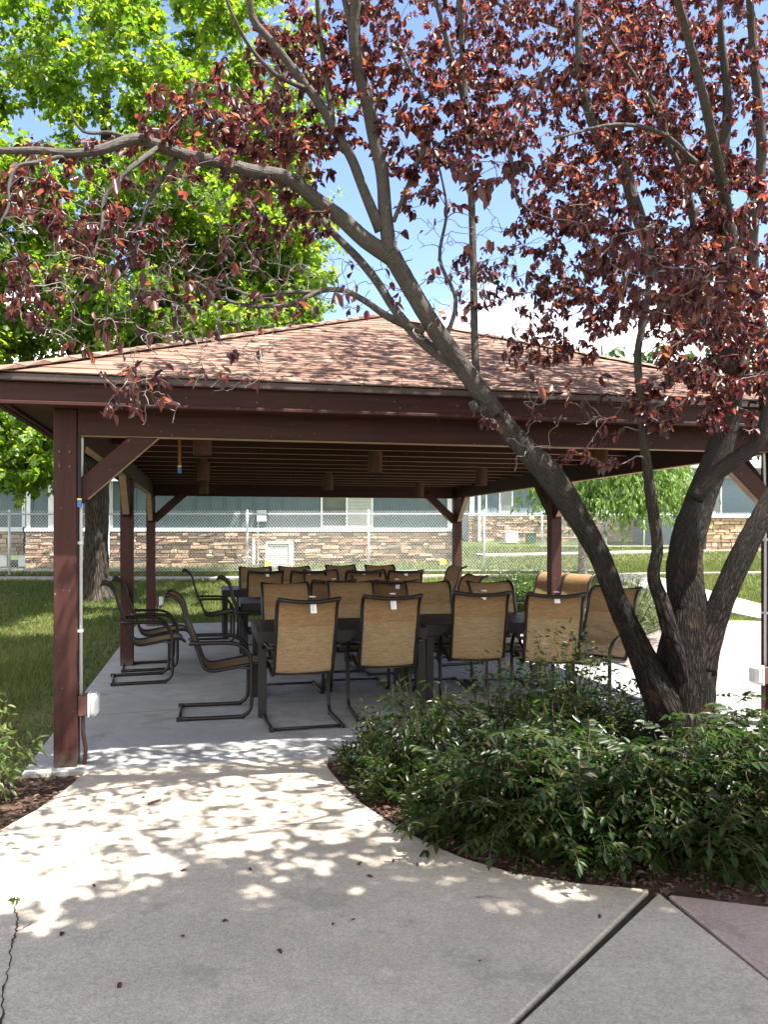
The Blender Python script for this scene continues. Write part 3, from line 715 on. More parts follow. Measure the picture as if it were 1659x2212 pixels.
for X, Y, ang, label in (
    (374,1281,-90,'chair in side view at the left end of the front table'),
    (481,1246,-92,'chair in side view at the left end of the middle row'),
    (402,1231,-88,'chair in side view at the left end of the rear row before the lawn'),
    (231,1258,-84,'nearer of two chairs drawn up beside the middle left post'),
    (254,1249,-84,'farther of two chairs beside the middle left post, its back behind the post'),
    (1331,1269,124,'tan chair behind the leaning trunk, at the right end of the front table'),
    (1026,1243,100,'dark chair in side view at the right end of the middle row'),
    (988,1223,98,'chair in side view before the rear right post, ending the rear row'),
    (1255,1239,108,'sunlit chair just right of the middle right post'),
    (1196,1235,110,'sunlit chair half hidden behind the middle right post')):
    x, y = from_tip(X, Y, ang); todo.append((x, y, ang, label, None, 0, 0))
tags = []
for (x, y, ang, label, tl, tx, ti) in todo:
    tags.append(place(x, y, ang, label, tl, tx, ti))
for o, tl, tx, ti in tags:
    if tl: hang_tag(o, tx, tl, ti)


# ------------------------------------------------------------------ trees
class Skel:
    def __init__(s): s.p = []; s.r = []
    def addline(s, pts, rad):
        for p, r in zip(pts, rad): s.p.append(tuple(p)); s.r.append(r)
def limb_pts(spec, k=5):                                # spec: (X, Y, depth, width_px)
    q = [(*P(X, Y, d), w_/2*d/F) for X, Y, d, w_ in spec]
    c = catmull(q, k); return [tuple(a[:3]) for a in c], [max(float(a[3]), .003) for a in c]
def grow(sk, targets, rng, mbT, r0=.008, sag=.08, jit=.05, seg=6, maxr=.02, nside=4, step=.0):
    """grow twigs from the nearest existing wood to each target; returns the twigs"""
    cap = len(sk.p) + len(targets)*(seg+1) + 10
    Pn = np.zeros((cap, 3)); Rn = np.zeros(cap); n = len(sk.p)
    Pn[:n] = sk.p; Rn[:n] = sk.r
    T_ = np.asarray(targets); d0 = np.array([np.min(((Pn[:n]-t)**2).sum(1)) for t in T_]); out = []
    for t in T_[np.argsort(d0)]:
        dd = ((Pn[:n]-t)**2).sum(1) ; dd = dd + np.maximum(0, Pn[:n, 2]-t[2])*.15
        i = int(np.argmin(dd)); a = Pn[i]; L = math.sqrt(((a-t)**2).sum())
        if L < .04: continue
        ra = min(Rn[i]*.7, r0+.006*L, maxr); pts = []
        bow = rng.normal(0, jit*L*1.5, 3); bow2 = rng.normal(0, jit*L*.8, 3); off = rng.normal(0, jit*L*.22, (seg+1, 3)); off[0] = 0
        for k in range(seg+1):
            s_ = k/seg; p = a+(t-a)*s_+off[k]+bow*math.sin(s_*math.pi)+bow2*math.sin(2*s_*math.pi); p[2] += sag*L*math.sin(s_*math.pi)
            pts.append(p)
        rad = [max(.0021, ra*(1-.75*k/seg)) for k in range(seg+1)]
        mbT.tube(pts, rad, nside, cap=False)
        m = seg
        Pn[n:n+m] = pts[1:]; Rn[n:n+m] = rad[1:]; n += m
        out.append(np.array(pts))
    return out
def spray(twigs, rng, per, size, droop=.4, spread=.9, tail=.65, jitter=.02):
    pos = []; ax = []; no = []; sz = []
    for tw in twigs:
        m = len(tw)-1; L = np.linalg.norm(tw[-1]-tw[0]); k = max(2, rng.poisson(per))
        for _ in range(k):
            s_ = 1-rng.random()*tail; f = s_*m; i = min(int(f), m-1); p = tw[i]+(tw[i+1]-tw[i])*(f-i)
            d = tw[i+1]-tw[i]; d = d/max(np.linalg.norm(d), 1e-6)
            a = d*.5+rng.normal(0, spread, 3)*.7; a[2] -= droop
            pos.append(p+rng.normal(0, jitter, 3)); ax.append(a); nn = rng.normal(0, .55, 3); nn[2] += 1.0; no.append(nn); sz.append(size*(.5+.9*rng.random()))
    return np.array(pos), np.array(ax), np.array(no), np.array(sz)

def blob_targets(blobs, rng):
    out = []
    for X, Y, rx, ry, d0, d1, n in blobs:
        for _ in range(n):
            an = rng.random()*6.283; q = math.sqrt(rng.random()); d = d0+(d1-d0)*rng.random()
            out.append(tuple(P(X+rx*q*math.cos(an), Y+ry*q*math.sin(an), d)))
    return np.array(out)

def build_plum():
    base = P(1478, 1660, 5.25); R = empty('plum_tree', (base.x, base.y, -.05))
    tag(R, 'purple-leaved plum tree with several leaning dark trunks rising from the shrubs', 'tree')
    inv = Vector(R.location); sk = Skel(); rng = np.random.default_rng(5)
    trunk = MB(); limbs = MB()
    def L_(mb, spec, n=14, jit=.06, k=5):
        pts, rad = limb_pts(spec, k); sk.addline(pts, rad)
        mb.tube([Vector(p)-inv for p in pts], rad, n, jit=jit)
    # bole and main stems
    L_(trunk, [(1475,1760,5.22,190),(1478,1640,5.22,150),(1480,1540,5.22,122),(1482,1450,5.24,122),(1486,1370,5.26,104),(1488,1300,5.28,74),(1484,1240,5.3,50)], 22, .08)
    L_(trunk, [(1486,1420,5.26,110),(1486,1330,5.28,86),(1478,1230,5.3,74),(1488,1160,5.3,70),(1512,1080,5.28,64),(1548,990,5.25,56),(1572,900,5.2,50),(1585,780,5.1,44),(1588,650,5.0,36),(1578,520,4.9,30),(1560,380,4.85,24),(1572,220,4.8,19),(1556,60,4.7,14),(1560,-120,4.6,9)], 18, .07)
    L_(trunk, [(1465,1580,5.18,92),(1420,1490,5.14,72),(1375,1390,5.1,54),(1330,1290,5.06,46),(1290,1190,5.04,46),(1232,1090,5.02,52),(1190,1030,5.0,57),(1140,975,4.98,48),(1080,905,4.95,42),(1040,850,4.92,42),(1000,795,4.88,40),(950,725,4.8,40),(905,655,4.72,38),(870,595,4.66,38),(842,545,4.6,40)], 18, .06)
    L_(trunk, [(1500,1440,5.2,90),(1538,1350,5.2,60),(1575,1260,5.2,50),(1620,1165,5.2,47),(1662,1090,5.2,46),(1730,980,5.2,42),(1790,820,5.1,40),(1820,600,5.0,32),(1830,300,4.8,22)], 16, .06)
    L_(trunk, [(1476,1480,5.12,30),(1462,1420,5.06,38),(1446,1360,5.02,36),(1430,1300,5.0,32),(1412,1245,5.0,28),(1420,1180,5.0,25),(1408,1090,4.98,24),(1400,1020,4.95,22),(1390,950,4.9,20),(1384,860,4.85,18),(1378,760,4.8,16),(1400,640,4.75,13),(1395,500,4.7,9)], 12, .05)
    L_(trunk, [(1500,1075,5.12,40),(1540,1030,5.1,36),(1585,995,5.05,34),(1640,950,5.0,32),(1660,860,4.95,28),(1640,700,4.9,26),(1625,520,4.8,24),(1645,330,4.7,22),(1628,120,4.6,18),(1615,-60,4.5,14)], 12, .05)
    # broken stub on the leaning stem
    L_(trunk, [(1055,880,4.93,26),(1032,888,4.9,22),(1018,868,4.88,17)], 9, .06)
    # upper limbs
    L_(limbs, [(850,560,4.62,38),(790,520,4.56,35),(735,470,4.5,33),(680,430,4.44,32),(620,385,4.35,30),(540,370,4.25,28),(470,350,4.15,26),(400,335,4.05,25),(340,315,3.95,25),(290,302,3.9,24),(215,325,3.82,21),(150,332,3.76,18),(80,326,3.7,16),(0,326,3.65,14),(-120,310,3.6,10)], 12, .04)
    L_(limbs, [(842,550,4.6,34),(832,460,4.56,30),(826,380,4.52,28),(808,300,4.48,28),(795,230,4.44,29),(775,150,4.4,27),(766,90,4.36,27),(768,20,4.32,25),(772,-140,4.2,20)], 12, .04)
    L_(limbs, [(822,500,4.58,26),(785,410,4.5,23),(760,345,4.46,22),(728,290,4.42,21),(690,225,4.36,20),(655,180,4.32,19),(625,140,4.28,18),(590,95,4.24,17),(548,45,4.2,17),(538,-10,4.16,14),(520,-120,4.1,10)], 10, .04)
    L_(limbs, [(720,270,4.4,14),(705,170,4.38,13),(692,80,4.36,12),(684,-20,4.3,10),(680,-140,4.2,7)], 8, .04)
    L_(limbs, [(655,190,4.3,11),(600,165,4.2,9),(545,110,4.1,8),(505,40,4.0,8),(480,-30,3.95,6)], 8, .04)
    L_(limbs, [(768,95,4.38,18),(755,45,4.34,14),(738,-20,4.3,11)], 8, .04)
    L_(limbs, [(1005,800,4.9,26),(940,760,4.94,24),(890,715,5.0,22),(850,665,5.05,20),(815,610,5.1,19),(770,555,5.15,17),(725,510,5.2,15),(690,465,5.25,13),(650,400,5.3,10)], 10, .04)
    L_(limbs, [(915,715,4.75,20),(870,700,4.7,18),(830,680,4.62,16),(790,652,4.55,14),(740,628,4.5,12),(690,630,4.46,11),(640,655,4.4,10),(590,662,4.36,9),(530,660,4.3,8),(470,640,4.25,7),(400,590,4.2,5)], 9, .03)
    L_(limbs, [(690,632,4.46,10),(620,632,4.4,9),(550,640,4.3,8),(490,620,4.2,6),(430,600,4.1,5),(370,570,4.0,4)], 8, .03)
    L_(limbs, [(1032,835,4.95,17),(1026,760,4.95,16.5),(1023,600,4.95,16),(1018,420,4.93,15),(1008,260,4.9,14),(1000,130,4.86,13),(992,0,4.82,12),(985,-130,4.8,9)], 10, .015)
    L_(limbs, [(1008,240,4.9,13),(985,160,4.8,12),(960,70,4.72,11),(935,-20,4.65,9)], 8, .03)
    L_(limbs, [(1580,800,5.15,38),(1545,735,5.2,36),(1500,670,5.25,34),(1455,610,5.3,33),(1410,545,5.35,32),(1370,440,5.4,29),(1345,360,5.4,26),(1290,290,5.4,23),(1255,170,5.4,19),(1250,40,5.4,15),(1245,-100,5.4,11)], 12, .04)
    L_(limbs, [(1480,650,5.2,22),(1500,560,5.1,18),(1490,430,5.0,15),(1440,300,4.9,12),(1380,180,4.8,9),(1300,60,4.7,6)], 8, .03)
    L_(limbs, [(1578,400,4.7,16),(1500,350,4.5,13),(1430,290,4.3,10),(1330,270,4.1,8),(1200,300,3.9,5)], 8, .03)
    L_(limbs, [(345,318,3.95,14),(300,350,3.85,12),(260,385,3.8,10),(225,430,3.78,9),(220,490,3.76,7),(200,560,3.74,5)], 8, .03)
    L_(limbs, [(150,333,3.76,11),(90,350,3.7,10),(40,360,3.66,9),(20,400,3.64,8),(18,450,3.62,7),(-10,500,3.6,5)], 8, .03)
    L_(limbs, [(380,345,4.05,12),(330,420,4.0,9),(300,500,3.98,8),(290,560,3.96,6),(240,620,3.9,5)], 8, .03)
    L_(limbs, [(285,302,3.9,11),(240,288,3.85,9),(180,285,3.8,7),(150,240,3.75,5)], 8, .03)
    L_(limbs, [(850,480,4.55,10),(890,380,4.5,9),(930,280,4.4,8),(900,180,4.35,6),(850,90,4.3,5)], 7, .03)
    L_(limbs, [(960,740,4.82,11),(985,650,4.8,9),(950,560,4.75,8),(965,450,4.7,6),(940,330,4.6,4)], 7, .03)
    # hidden upper limbs that carry the crown over the path and the roof
    L_(limbs, [(1575,480,4.9,26),(1540,300,4.2,22),(1480,60,3.7,18),(1380,-250,3.3,13),(1200,-600,3.0,8)], 8, .03)
    L_(limbs, [(1580,560,5.0,24),(1500,380,5.8,20),(1400,200,6.5,16),(1250,80,7.0,11),(1050,0,7.3,6)], 8, .03)
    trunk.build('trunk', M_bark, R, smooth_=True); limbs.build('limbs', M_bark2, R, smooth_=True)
    # leafy twigs:  X, Y, rx, ry, depth range, count
    blobs = [(1250,160,330,190,4.7,6.9,440),(1500,180,240,230,4.3,6.8,380),(1400,420,230,170,4.7,6.8,330),(1560,520,150,190,4.0,6.0,260),
             (1230,430,110,90,4.3,5.8,90),(1000,190,190,170,4.2,5.4,190),(940,300,140,90,4.1,5.2,110),(1330,620,170,90,4.3,5.6,100),(1560,740,150,110,3.9,5.2,170),
             (1500,870,150,70,4.2,5.0,70),(1230,640,110,90,4.6,5.6,50),(1170,500,80,60,4.6,5.6,30),
             (640,200,190,150,4.2,5.4,230),(590,330,170,70,4.2,5.2,130),(440,250,150,80,3.8,4.8,95),(700,90,160,100,4.2,5.2,120),
             (600,480,120,70,4.3,5.2,70),(350,330,160,60,3.8,4.5,60),(140,400,150,110,3.5,4.4,70),(230,480,150,110,3.6,4.6,50),(90,620,110,90,3.4,4.4,34),(300,520,130,70,3.7,4.4,24),
             (790,60,90,80,4.2,5,40),(880,420,60,80,4.3,5.2,26),(1030,620,60,90,4.7,5.2,18),(1210,750,100,50,4.4,5.2,26),(1050,900,60,30,4.5,4.9,5),(1300,960,80,60,4.4,5.0,10),
             (1200,-250,700,230,3.0,6.0,300),(1120,380,120,100,2.6,3.2,12),(1400,560,120,120,2.5,3.2,16),(1560,640,90,120,2.4,3.0,14),(330,830,110,50,3.4,4.0,5),(280,890,60,25,3.4,3.7,4),
             (1150,130,300,220,5.6,7.4,220),(1050,-100,400,150,5.8,7.4,200),(1200,60,300,160,5.8,7.4,140),(750,-60,200,120,5.0,6.2,110),(1500,-520,450,230,2.8,4.3,210),(1350,-80,350,150,5.6,7.2,200),(1340,590,200,120,5.6,7.0,110),(1060,600,110,60,5.8,6.8,22),(1480,640,130,120,5.4,6.6,80)]
    blobs = [(a,b,c,d,e,f,int(g*(.95 if a > 1150 else .66 if a > 800 else .6))+1) for a,b,c,d,e,f,g in blobs]
    tg = blob_targets(blobs, rng); tmb = MB()
    def cloud(lo, hi, n): return np.array(lo)+(np.array(hi)-np.array(lo))*rng.random((n, 3))
    tg = np.vstack([tg, cloud((.4,3.9,5.6), (5.0,6.6,7.0), 760), cloud((0,2.6,4.75), (2.6,4.1,5.6), 240)])
    tw = grow(sk, tg-np.array(0), rng, tmb, r0=.0042, sag=.06, jit=.07, maxr=.010)
    pos, ax, no, sz = spray(tw, rng, 14, .039, .7, .95, .6, .009)
    # bare dead twigs
    bare = [(560,620,260,90,4.0,4.6,240),(250,640,230,120,3.6,4.4,150),(450,770,170,80,3.8,4.4,80),(330,760,120,120,3.7,4.3,40),(300,450,280,120,3.7,4.5,120),(1240,860,130,70,4.4,4.9,55),(950,560,160,150,4.5,5.2,120),(330,870,60,70,3.6,4.0,12),(1120,640,140,160,4.6,5.4,70),(1130,980,60,40,4.6,4.9,8),(150,500,170,160,3.4,4.2,60)]
    tb = grow(sk, blob_targets(bare, rng), rng, tmb, r0=.0040, sag=.02, jit=.065, maxr=.007)
    pass
    tmb.v = [tuple(Vector(v)-inv) for v in tmb.v]
    tmb.build('twigs', M_twig, R)
    p2, a2, n2, s2 = spray(tb[::5], rng, 2, .055, .9, .8)
    pos = np.vstack([pos, p2]); ax = np.vstack([ax, a2]); no = np.vstack([no, n2]); sz = np.concatenate([sz, s2])
    leaves('foliage', pos-np.array(inv), ax, no, sz, PLUM, M_plumleaf, R)
    print('plum leaves', len(pos))
build_plum()

def crown_tree(name, label, base, trunk_specs, crown, ntw, per, size, leafm, barkm, seed, tmpl=MAPLE, droop=.35, group=None, sag=.05, nclump=120, maxr=.03, hang=0):
    rng = np.random.default_rng(seed); R = empty(name, base); tag(R, label, 'tree', group); sk = Skel(); tr = MB()
    for pts, rad, n in trunk_specs:
        q = catmull([(*p, r) for p, r in zip(pts, rad)], 5); pp = [tuple(a[:3]) for a in q]; rr = [float(a[3]) for a in q]
        sk.addline(pp, rr); tr.tube(pp, rr, n, jit=.05)
    tr.build('trunk', barkm, R, smooth_=True)
    cl = []
    for (cx, cy, cz, rx, ry, rz, wt) in crown:
        for _ in range(int(nclump*wt)):
            d = rng.normal(0, 1, 3); d /= np.linalg.norm(d); q = rng.random()**.35
            cl.append((cx+d[0]*rx*q, cy+d[1]*ry*q, cz+d[2]*rz*q))
    cl = np.array(cl); cs = .35+.5*rng.random(len(cl))
    idx = rng.integers(0, len(cl), ntw)
    tg = cl[idx]+rng.normal(0, 1, (ntw, 3))*cs[idx][:, None]*np.array([1, 1, .45])*(np.mean([c[3] for c in crown])/4.5)
    bm_ = MB(); g1 = grow(sk, cl, rng, bm_, r0=.02, sag=.08, jit=.08, maxr=maxr)
    tw = grow(type('S', (), dict(p=[tuple(x) for x in sk.p]+[tuple(p) for t in g1 for p in t[1:]], r=list(sk.r)+[.012]*sum(len(t)-1 for t in g1)))(), tg, rng, bm_, r0=.006, sag=sag, jit=.06, maxr=.012, nside=3)
    bm_.build('branches', barkm, R)
    if hang:
        tw2 = []
        for t in tw:
            e = t[-1]; L = hang*(.4+rng.random()); dx = rng.normal(0, .08, 2)
            tw2.append(np.array([e+np.array([dx[0]*k, dx[1]*k, -L*k/5]) for k in range(6)]))
        tw = tw2
    pos, ax, no, sz = spray(tw, rng, per, size, droop, .9, .95 if hang else .75, .06 if not hang else .03)
    leaves('foliage', pos, ax, no, sz, tmpl, leafm, R)
    return R
# big green maple behind the left of the shelter
mb_ = P(205, 1285, 17.0); z0 = float(T(mb_.x, 17.0))
crown_tree('maple_tree', 'tall bright green maple with thick trunk behind the left side of the shelter', (mb_.x, 17.0, z0-.05),
    [([(0,0,-.1),(0,0,.25),(.02,0,1.0),(.05,0,2.0),(.0,0,3.2),(-.1,0,4.6),(.1,.1,7),(.2,.1,10),(.1,0,13)], [.45,.30,.245,.235,.23,.20,.16,.10,.04], 18),
     ([(.05,0,2.2),(.6,-.3,3.6),(1.5,-.6,5.2),(2.6,-.8,7.0)], [.2,.15,.11,.05], 10), ([(0,0,2.4),(-.9,-.2,3.6),(-2.2,-.6,5),(-3.8,-.8,6.8)], [.2,.16,.11,.05], 10),
     ([(.05,.1,4),(1.0,1.0,6),(2.0,1.5,9),(2.6,1.6,11.5)], [.16,.13,.08,.03], 8), ([(-.1,0,4.4),(-1.4,.3,7),(-2.4,.2,10),(-3,.2,12.5)], [.16,.12,.08,.03], 8),
     ([(0,0,3.0),(-.3,-1.3,3.7),(-.5,-2.5,3.7),(-.5,-3.2,3.2)], [.12,.09,.06,.03], 8)],
    [(-.2,0,8.6,4.9,4.4,5.2,1.0),(-2.8,-.8,5.6,3.4,3.2,2.8,.8),(-.45,-2.9,2.9,.75,.8,.75,.13),(2.0,.2,5.9,2.7,3.2,2.2,.38),(-4.5,0,9,3.2,3.4,4.5,.35),(1.6,0,11,3.2,3.3,3.2,.25),(3.1,2.0,8.2,1.6,2.0,2.6,.3)],
    10500, 19, .106, M_mapleleaf, M_maplebark, 3, MAPLE, .35, None, .05, 150)
# unseen neighbour overhead, behind the photographer, whose crown shades the near pavement
crown_tree('shade_tree', 'leafy green tree standing beside the path behind the photographer', (5.6, -.6, -.05),
    [([(0,0,-.1),(0,0,1),(-.1,0,2.6),(-.5,.2,3.8),(-1.2,.8,4.8),(-2.6,1.6,5.4)], [.26,.19,.16,.13,.09,.03], 12), ([(-.2,0,3),(-1.6,.2,4.6),(-3.4,.9,5.6),(-4.8,1.2,5.9)], [.12,.09,.06,.03], 8), ([(-.1,0,2.8),(-.1,1.2,4.2),(.2,2.2,5.4)], [.12,.08,.03], 8)],
    [(-3.0,1.4,5.5,3.2,1.35,.9,1.2),(-.4,1.45,5.4,2.6,1.9,1.1,.7),(-2.2,-.6,5.9,3.8,1.6,1.1,.7),(-4.9,1.0,6.0,1.8,1.3,.8,.5)], 6500, 13, .15, M_shadeleaf, M_maplebark, 9, OVAL, .3, None, .05, 70)
crown_tree('shade_tree', 'unseen tall green tree added left of the path to shade the left lawn', (-4.2, .6, -.05),  # added out of view, its high crown set to shade the left lawn
    [([(0,0,-.1),(0,0,1.2),(.1,.2,4),(.6,1.2,7),(1.8,3.2,9.5),(3.4,5.4,11.5)], [.34,.25,.22,.18,.12,.04], 12), ([(.4,.8,6),(.2,3,9),(.6,6,11)], [.12,.09,.03], 8)],
    [(3.7,6.0,12,2.0,3.2,1.5,1.0)], 2600, 12, .24, M_shadeleaf, M_maplebark, 10, OVAL, .3, None, .05, 110)
# weeping tree beyond the right side
wx, wy = 5.15, 18.6; wz = float(T(wx, wy))
crown_tree('weeping_tree', 'small pale weeping tree with hanging light green leaves beyond the shelter', (wx, wy, wz-.05),
    [([(-.65,0,-.1),(-.66,0,.7),(-.62,0,1.6),(-.4,0,2.4),(0,0,3.1)], [.13,.10,.09,.08,.05], 12), ([(-.5,0,2.1),(-1.1,0,2.7),(-1.5,0,2.9)], [.06,.04,.02], 8), ([(-.2,0,2.6),(.8,0,3.1),(1.5,0,3.0)], [.05,.04,.02], 8)],
    [(0,0,2.9,1.75,1.2,.75,1.0),(-1.2,0,2.4,.75,.7,.6,.35),(1.1,.1,2.6,.8,.8,.7,.4),(.1,-.3,2.2,1.3,.8,.5,.4)], 900, 16, .12, M_weepleaf, M_palebark, 21, LANCE, 1.3, None, .1, 34, .02, hang=.62)
# trees far behind
for i, (X, d, h_, rx, lab, m, tm) in enumerate((
    (1300, 46, 11.5, 3.4, 'pale green tree far behind the roof, left of the dark stems', M_bgleaf, OVAL),
    (1545, 44, 13.5, 4.6, 'broad green tree far behind the roof at the right', M_bgleaf, OVAL),
    (1690, 40, 11, 4.0, 'dense green tree far behind at the right edge', M_conifer, OVAL),
    (60, 40, 9, 4.5, 'green tree far behind the low building at the left edge', M_bgleaf, OVAL),
    (1420, 62, 11, 6, 'dark distant tree between the far buildings', M_conifer, OVAL),
    (1150, 60, 8, 5, 'distant green tree behind the second building', M_bgleaf, OVAL))):
    x = (X-CX)*d/F; z = float(T(x, d))
    crown_tree('far_tree', lab, (x, d, z-.1), [([(0,0,0),(0,0,h_*.3),(.1,0,h_*.65),(0,0,h_*.92)], [.3,.24,.14,.04], 8)],
        [(0,0,h_*.6,rx,rx*.8,h_*.36,1.0)], 420, 9, .42, m, M_maplebark, 40+i, tm, .3, 'trees far behind the buildings', .05, 60)

# ------------------------------------------------------------------ shrubs
def shrub(name, label, x, y, h_, r_, nst, kind, seed, leafm, lsize, cat='shrub', group=None, density=1.0, lean=(0, 0)):
    rng = np.random.default_rng(seed); z0 = float(T(x, y))-.04; R = empty(name, (x, y, z0)); tag(R, label, cat, group); st = MB()
    pos = []; ax = []; no = []; sz = []
    for i in range(nst):
        an = rng.random()*6.283; q = math.sqrt(rng.random()); bx, by = .28*r_*q*math.cos(an), .28*r_*q*math.sin(an)
        tx, ty = r_*q*math.cos(an)+lean[0]*rng.random(), r_*q*math.sin(an)+lean[1]*rng.random()
        hh = h_*(1-.45*q*q)*(.5+.68*rng.random()**1.4)
        k = 7; pts = [np.array([bx+(tx-bx)*(s/k)**1.3, by+(ty-by)*(s/k)**1.3, hh*(s/k)**(.9)])+(rng.normal(0, .012, 3) if s else 0) for s in range(k+1)]
        st.tube(pts, [.006*(1-.75*s/k) for s in range(k+1)], 4, cap=False)
        if kind == 'pinnate':
            for _ in range(int(9*density)):
                s = .25+.75*rng.random(); f = s*k; j = min(int(f), k-1); p = pts[j]+(pts[j+1]-pts[j])*(f-j)
                d = np.array([rng.normal(), rng.normal(), .25+.5*rng.random()]); d[:2] += np.array([tx, ty])/max(r_, .1)*.9; d /= np.linalg.norm(d)
                L = lsize*4.2*(.7+.5*rng.random()); side = np.cross(d, [0, 0, 1.]); side /= max(np.linalg.norm(side), 1e-6); up = np.cross(side, d)
                rach = [p+d*L*t+np.array([0, 0, -.35*L*t*t]) for t in np.linspace(0, 1, 6)]
                st.tube(rach, [.0018]*6, 3, cap=False)
                for q_ in range(1, 6):
                    for sd in (-1, 1):
                        pos.append(rach[q_]); ax.append(side*sd*.95+d*.42+np.array([0, 0, -.28+rng.normal()*.16])); no.append(up+rng.normal(0, .2, 3)); sz.append(lsize*(1.05 if q_ < 5 else .85)*(.6+.6*rng.random()))
                pos.append(rach[5]); ax.append(d+np.array([0, 0, -.6])); no.append(up); sz.append(lsize*1.1)
        else:
            for _ in range(int(26*density)):
                s = .14+.86*rng.random(); f = s*k; j = min(int(f), k-1); p = pts[j]+(pts[j+1]-pts[j])*(f-j)
                side = rng.normal(0, 1, 3)*np.array([1, 1, .4]); side[:2] += np.array([tx, ty])/max(r_, .1)*.4
                off = rng.random()*.12*h_; u_ = side/np.linalg.norm(side)
                pos.append(p+u_*off); a = u_*.9; a[2] += .25-.6*(kind == 'droop'); ax.append(a); nn = rng.normal(0, .45, 3); nn[2] += 1; no.append(nn); sz.append(lsize*(.65+.6*rng.random()))
    st.build('stems', M_greenstem, R)
    leaves('foliage', pos, ax, no, sz, {'pinnate': OVAL, 'oval': OVAL, 'droop': LANCE}[kind], leafm, R)
    return R
GS = 'shrubs in the mulch bed by the path'
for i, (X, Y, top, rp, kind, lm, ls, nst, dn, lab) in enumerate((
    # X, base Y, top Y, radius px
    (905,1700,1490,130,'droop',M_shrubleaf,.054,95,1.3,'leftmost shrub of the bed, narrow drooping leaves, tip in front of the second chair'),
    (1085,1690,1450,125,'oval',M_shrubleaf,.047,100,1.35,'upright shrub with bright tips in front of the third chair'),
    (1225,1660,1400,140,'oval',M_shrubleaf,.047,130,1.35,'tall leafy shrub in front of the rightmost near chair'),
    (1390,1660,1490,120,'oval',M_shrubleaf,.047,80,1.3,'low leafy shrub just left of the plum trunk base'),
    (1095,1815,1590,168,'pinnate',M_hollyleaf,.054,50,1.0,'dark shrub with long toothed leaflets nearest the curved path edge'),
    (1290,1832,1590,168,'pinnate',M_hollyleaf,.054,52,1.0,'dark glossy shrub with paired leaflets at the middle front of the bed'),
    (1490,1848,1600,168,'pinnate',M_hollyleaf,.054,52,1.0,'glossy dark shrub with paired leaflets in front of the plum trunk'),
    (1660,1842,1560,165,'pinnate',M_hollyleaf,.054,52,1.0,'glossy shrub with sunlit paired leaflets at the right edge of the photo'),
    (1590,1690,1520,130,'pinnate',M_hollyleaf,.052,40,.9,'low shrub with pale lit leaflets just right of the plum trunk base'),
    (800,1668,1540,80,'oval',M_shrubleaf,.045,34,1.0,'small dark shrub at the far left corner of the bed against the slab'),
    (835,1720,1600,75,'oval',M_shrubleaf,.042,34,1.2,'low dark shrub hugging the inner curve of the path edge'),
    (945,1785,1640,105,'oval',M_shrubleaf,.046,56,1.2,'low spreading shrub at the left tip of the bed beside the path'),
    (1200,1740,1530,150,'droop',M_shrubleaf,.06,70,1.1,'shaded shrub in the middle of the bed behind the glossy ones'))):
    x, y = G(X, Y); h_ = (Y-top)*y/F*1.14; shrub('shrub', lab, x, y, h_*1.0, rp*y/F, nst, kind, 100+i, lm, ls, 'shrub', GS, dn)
x, y = -2.42, 4.95; shrub('shrub', 'light yellow-green shrub at the left edge beside the front left post', x, y, .68, .36, 40, 'droop', 130, M_limeleaf, .058, density=.8)
x, y = -2.75, 4.55; shrub('shrub', 'sparse light green shrub low at the left edge of the photo', x, y, .40, .30, 24, 'droop', 131, M_limeleaf, .07, density=.8)
x, y = 1.85, 12.6; shrub('shrub', 'round clipped dark green shrub behind the right side chairs', 2.42, 14.95, .92, .62, 150, 'oval', 132, M_shrubleaf, .05, density=2.2)
shrub('shrub', 'small round leafy shrub beside the clipped one by the rear right post', 3.0, 15.4, .6, .45, 60, 'oval', 133, M_shrubleaf, .05, density=1.6)
def pine_bush(x, y, h_, r_, seed, lab):
    rng = np.random.default_rng(seed); R = empty('pine_bush', (x, y, 0)); tag(R, lab, 'shrub'); st = MB(); pos = []; ax = []; no = []; sz = []
    for i in range(210):
        an = rng.random()*6.283; q = math.sqrt(rng.random()); tx, ty = r_*q*math.cos(an), r_*q*math.sin(an); hh = h_*(1-.6*q*q)*(.6+.45*rng.random())
        b = np.array([tx*.3, ty*.3, hh*.3]); e = np.array([tx, ty, hh]); st.tube([b, (b+e)/2+rng.normal(0, .02, 3), e], [.012, .009, .005], 4, cap=False)
        for k in range(60):
            s = .25+.8*rng.random(); p = b+(e-b)*min(s, 1); d = rng.normal(0, 1, 3); d = d/np.linalg.norm(d)+(e-b)/np.linalg.norm(e-b)*.7; pos.append(p); ax.append(d); no.append(rng.normal(0, 1, 3)); sz.append(.09*(.7+.6*rng.random()))
    st.build('stems', M_greenstem, R); sz = np.array(sz); leaves('foliage', pos, ax, no, sz, BLADE, M_needle, R, wid=np.full(len(pos), .008))
pine_bush(3.55, 12.1, 1.0, .75, 5, 'pale green mugo pine bush in the gravel behind the leaning trunk')
pine_bush(2.95, 13.2, .8, .55, 6, 'smaller pine bush in the gravel beside the middle right post')

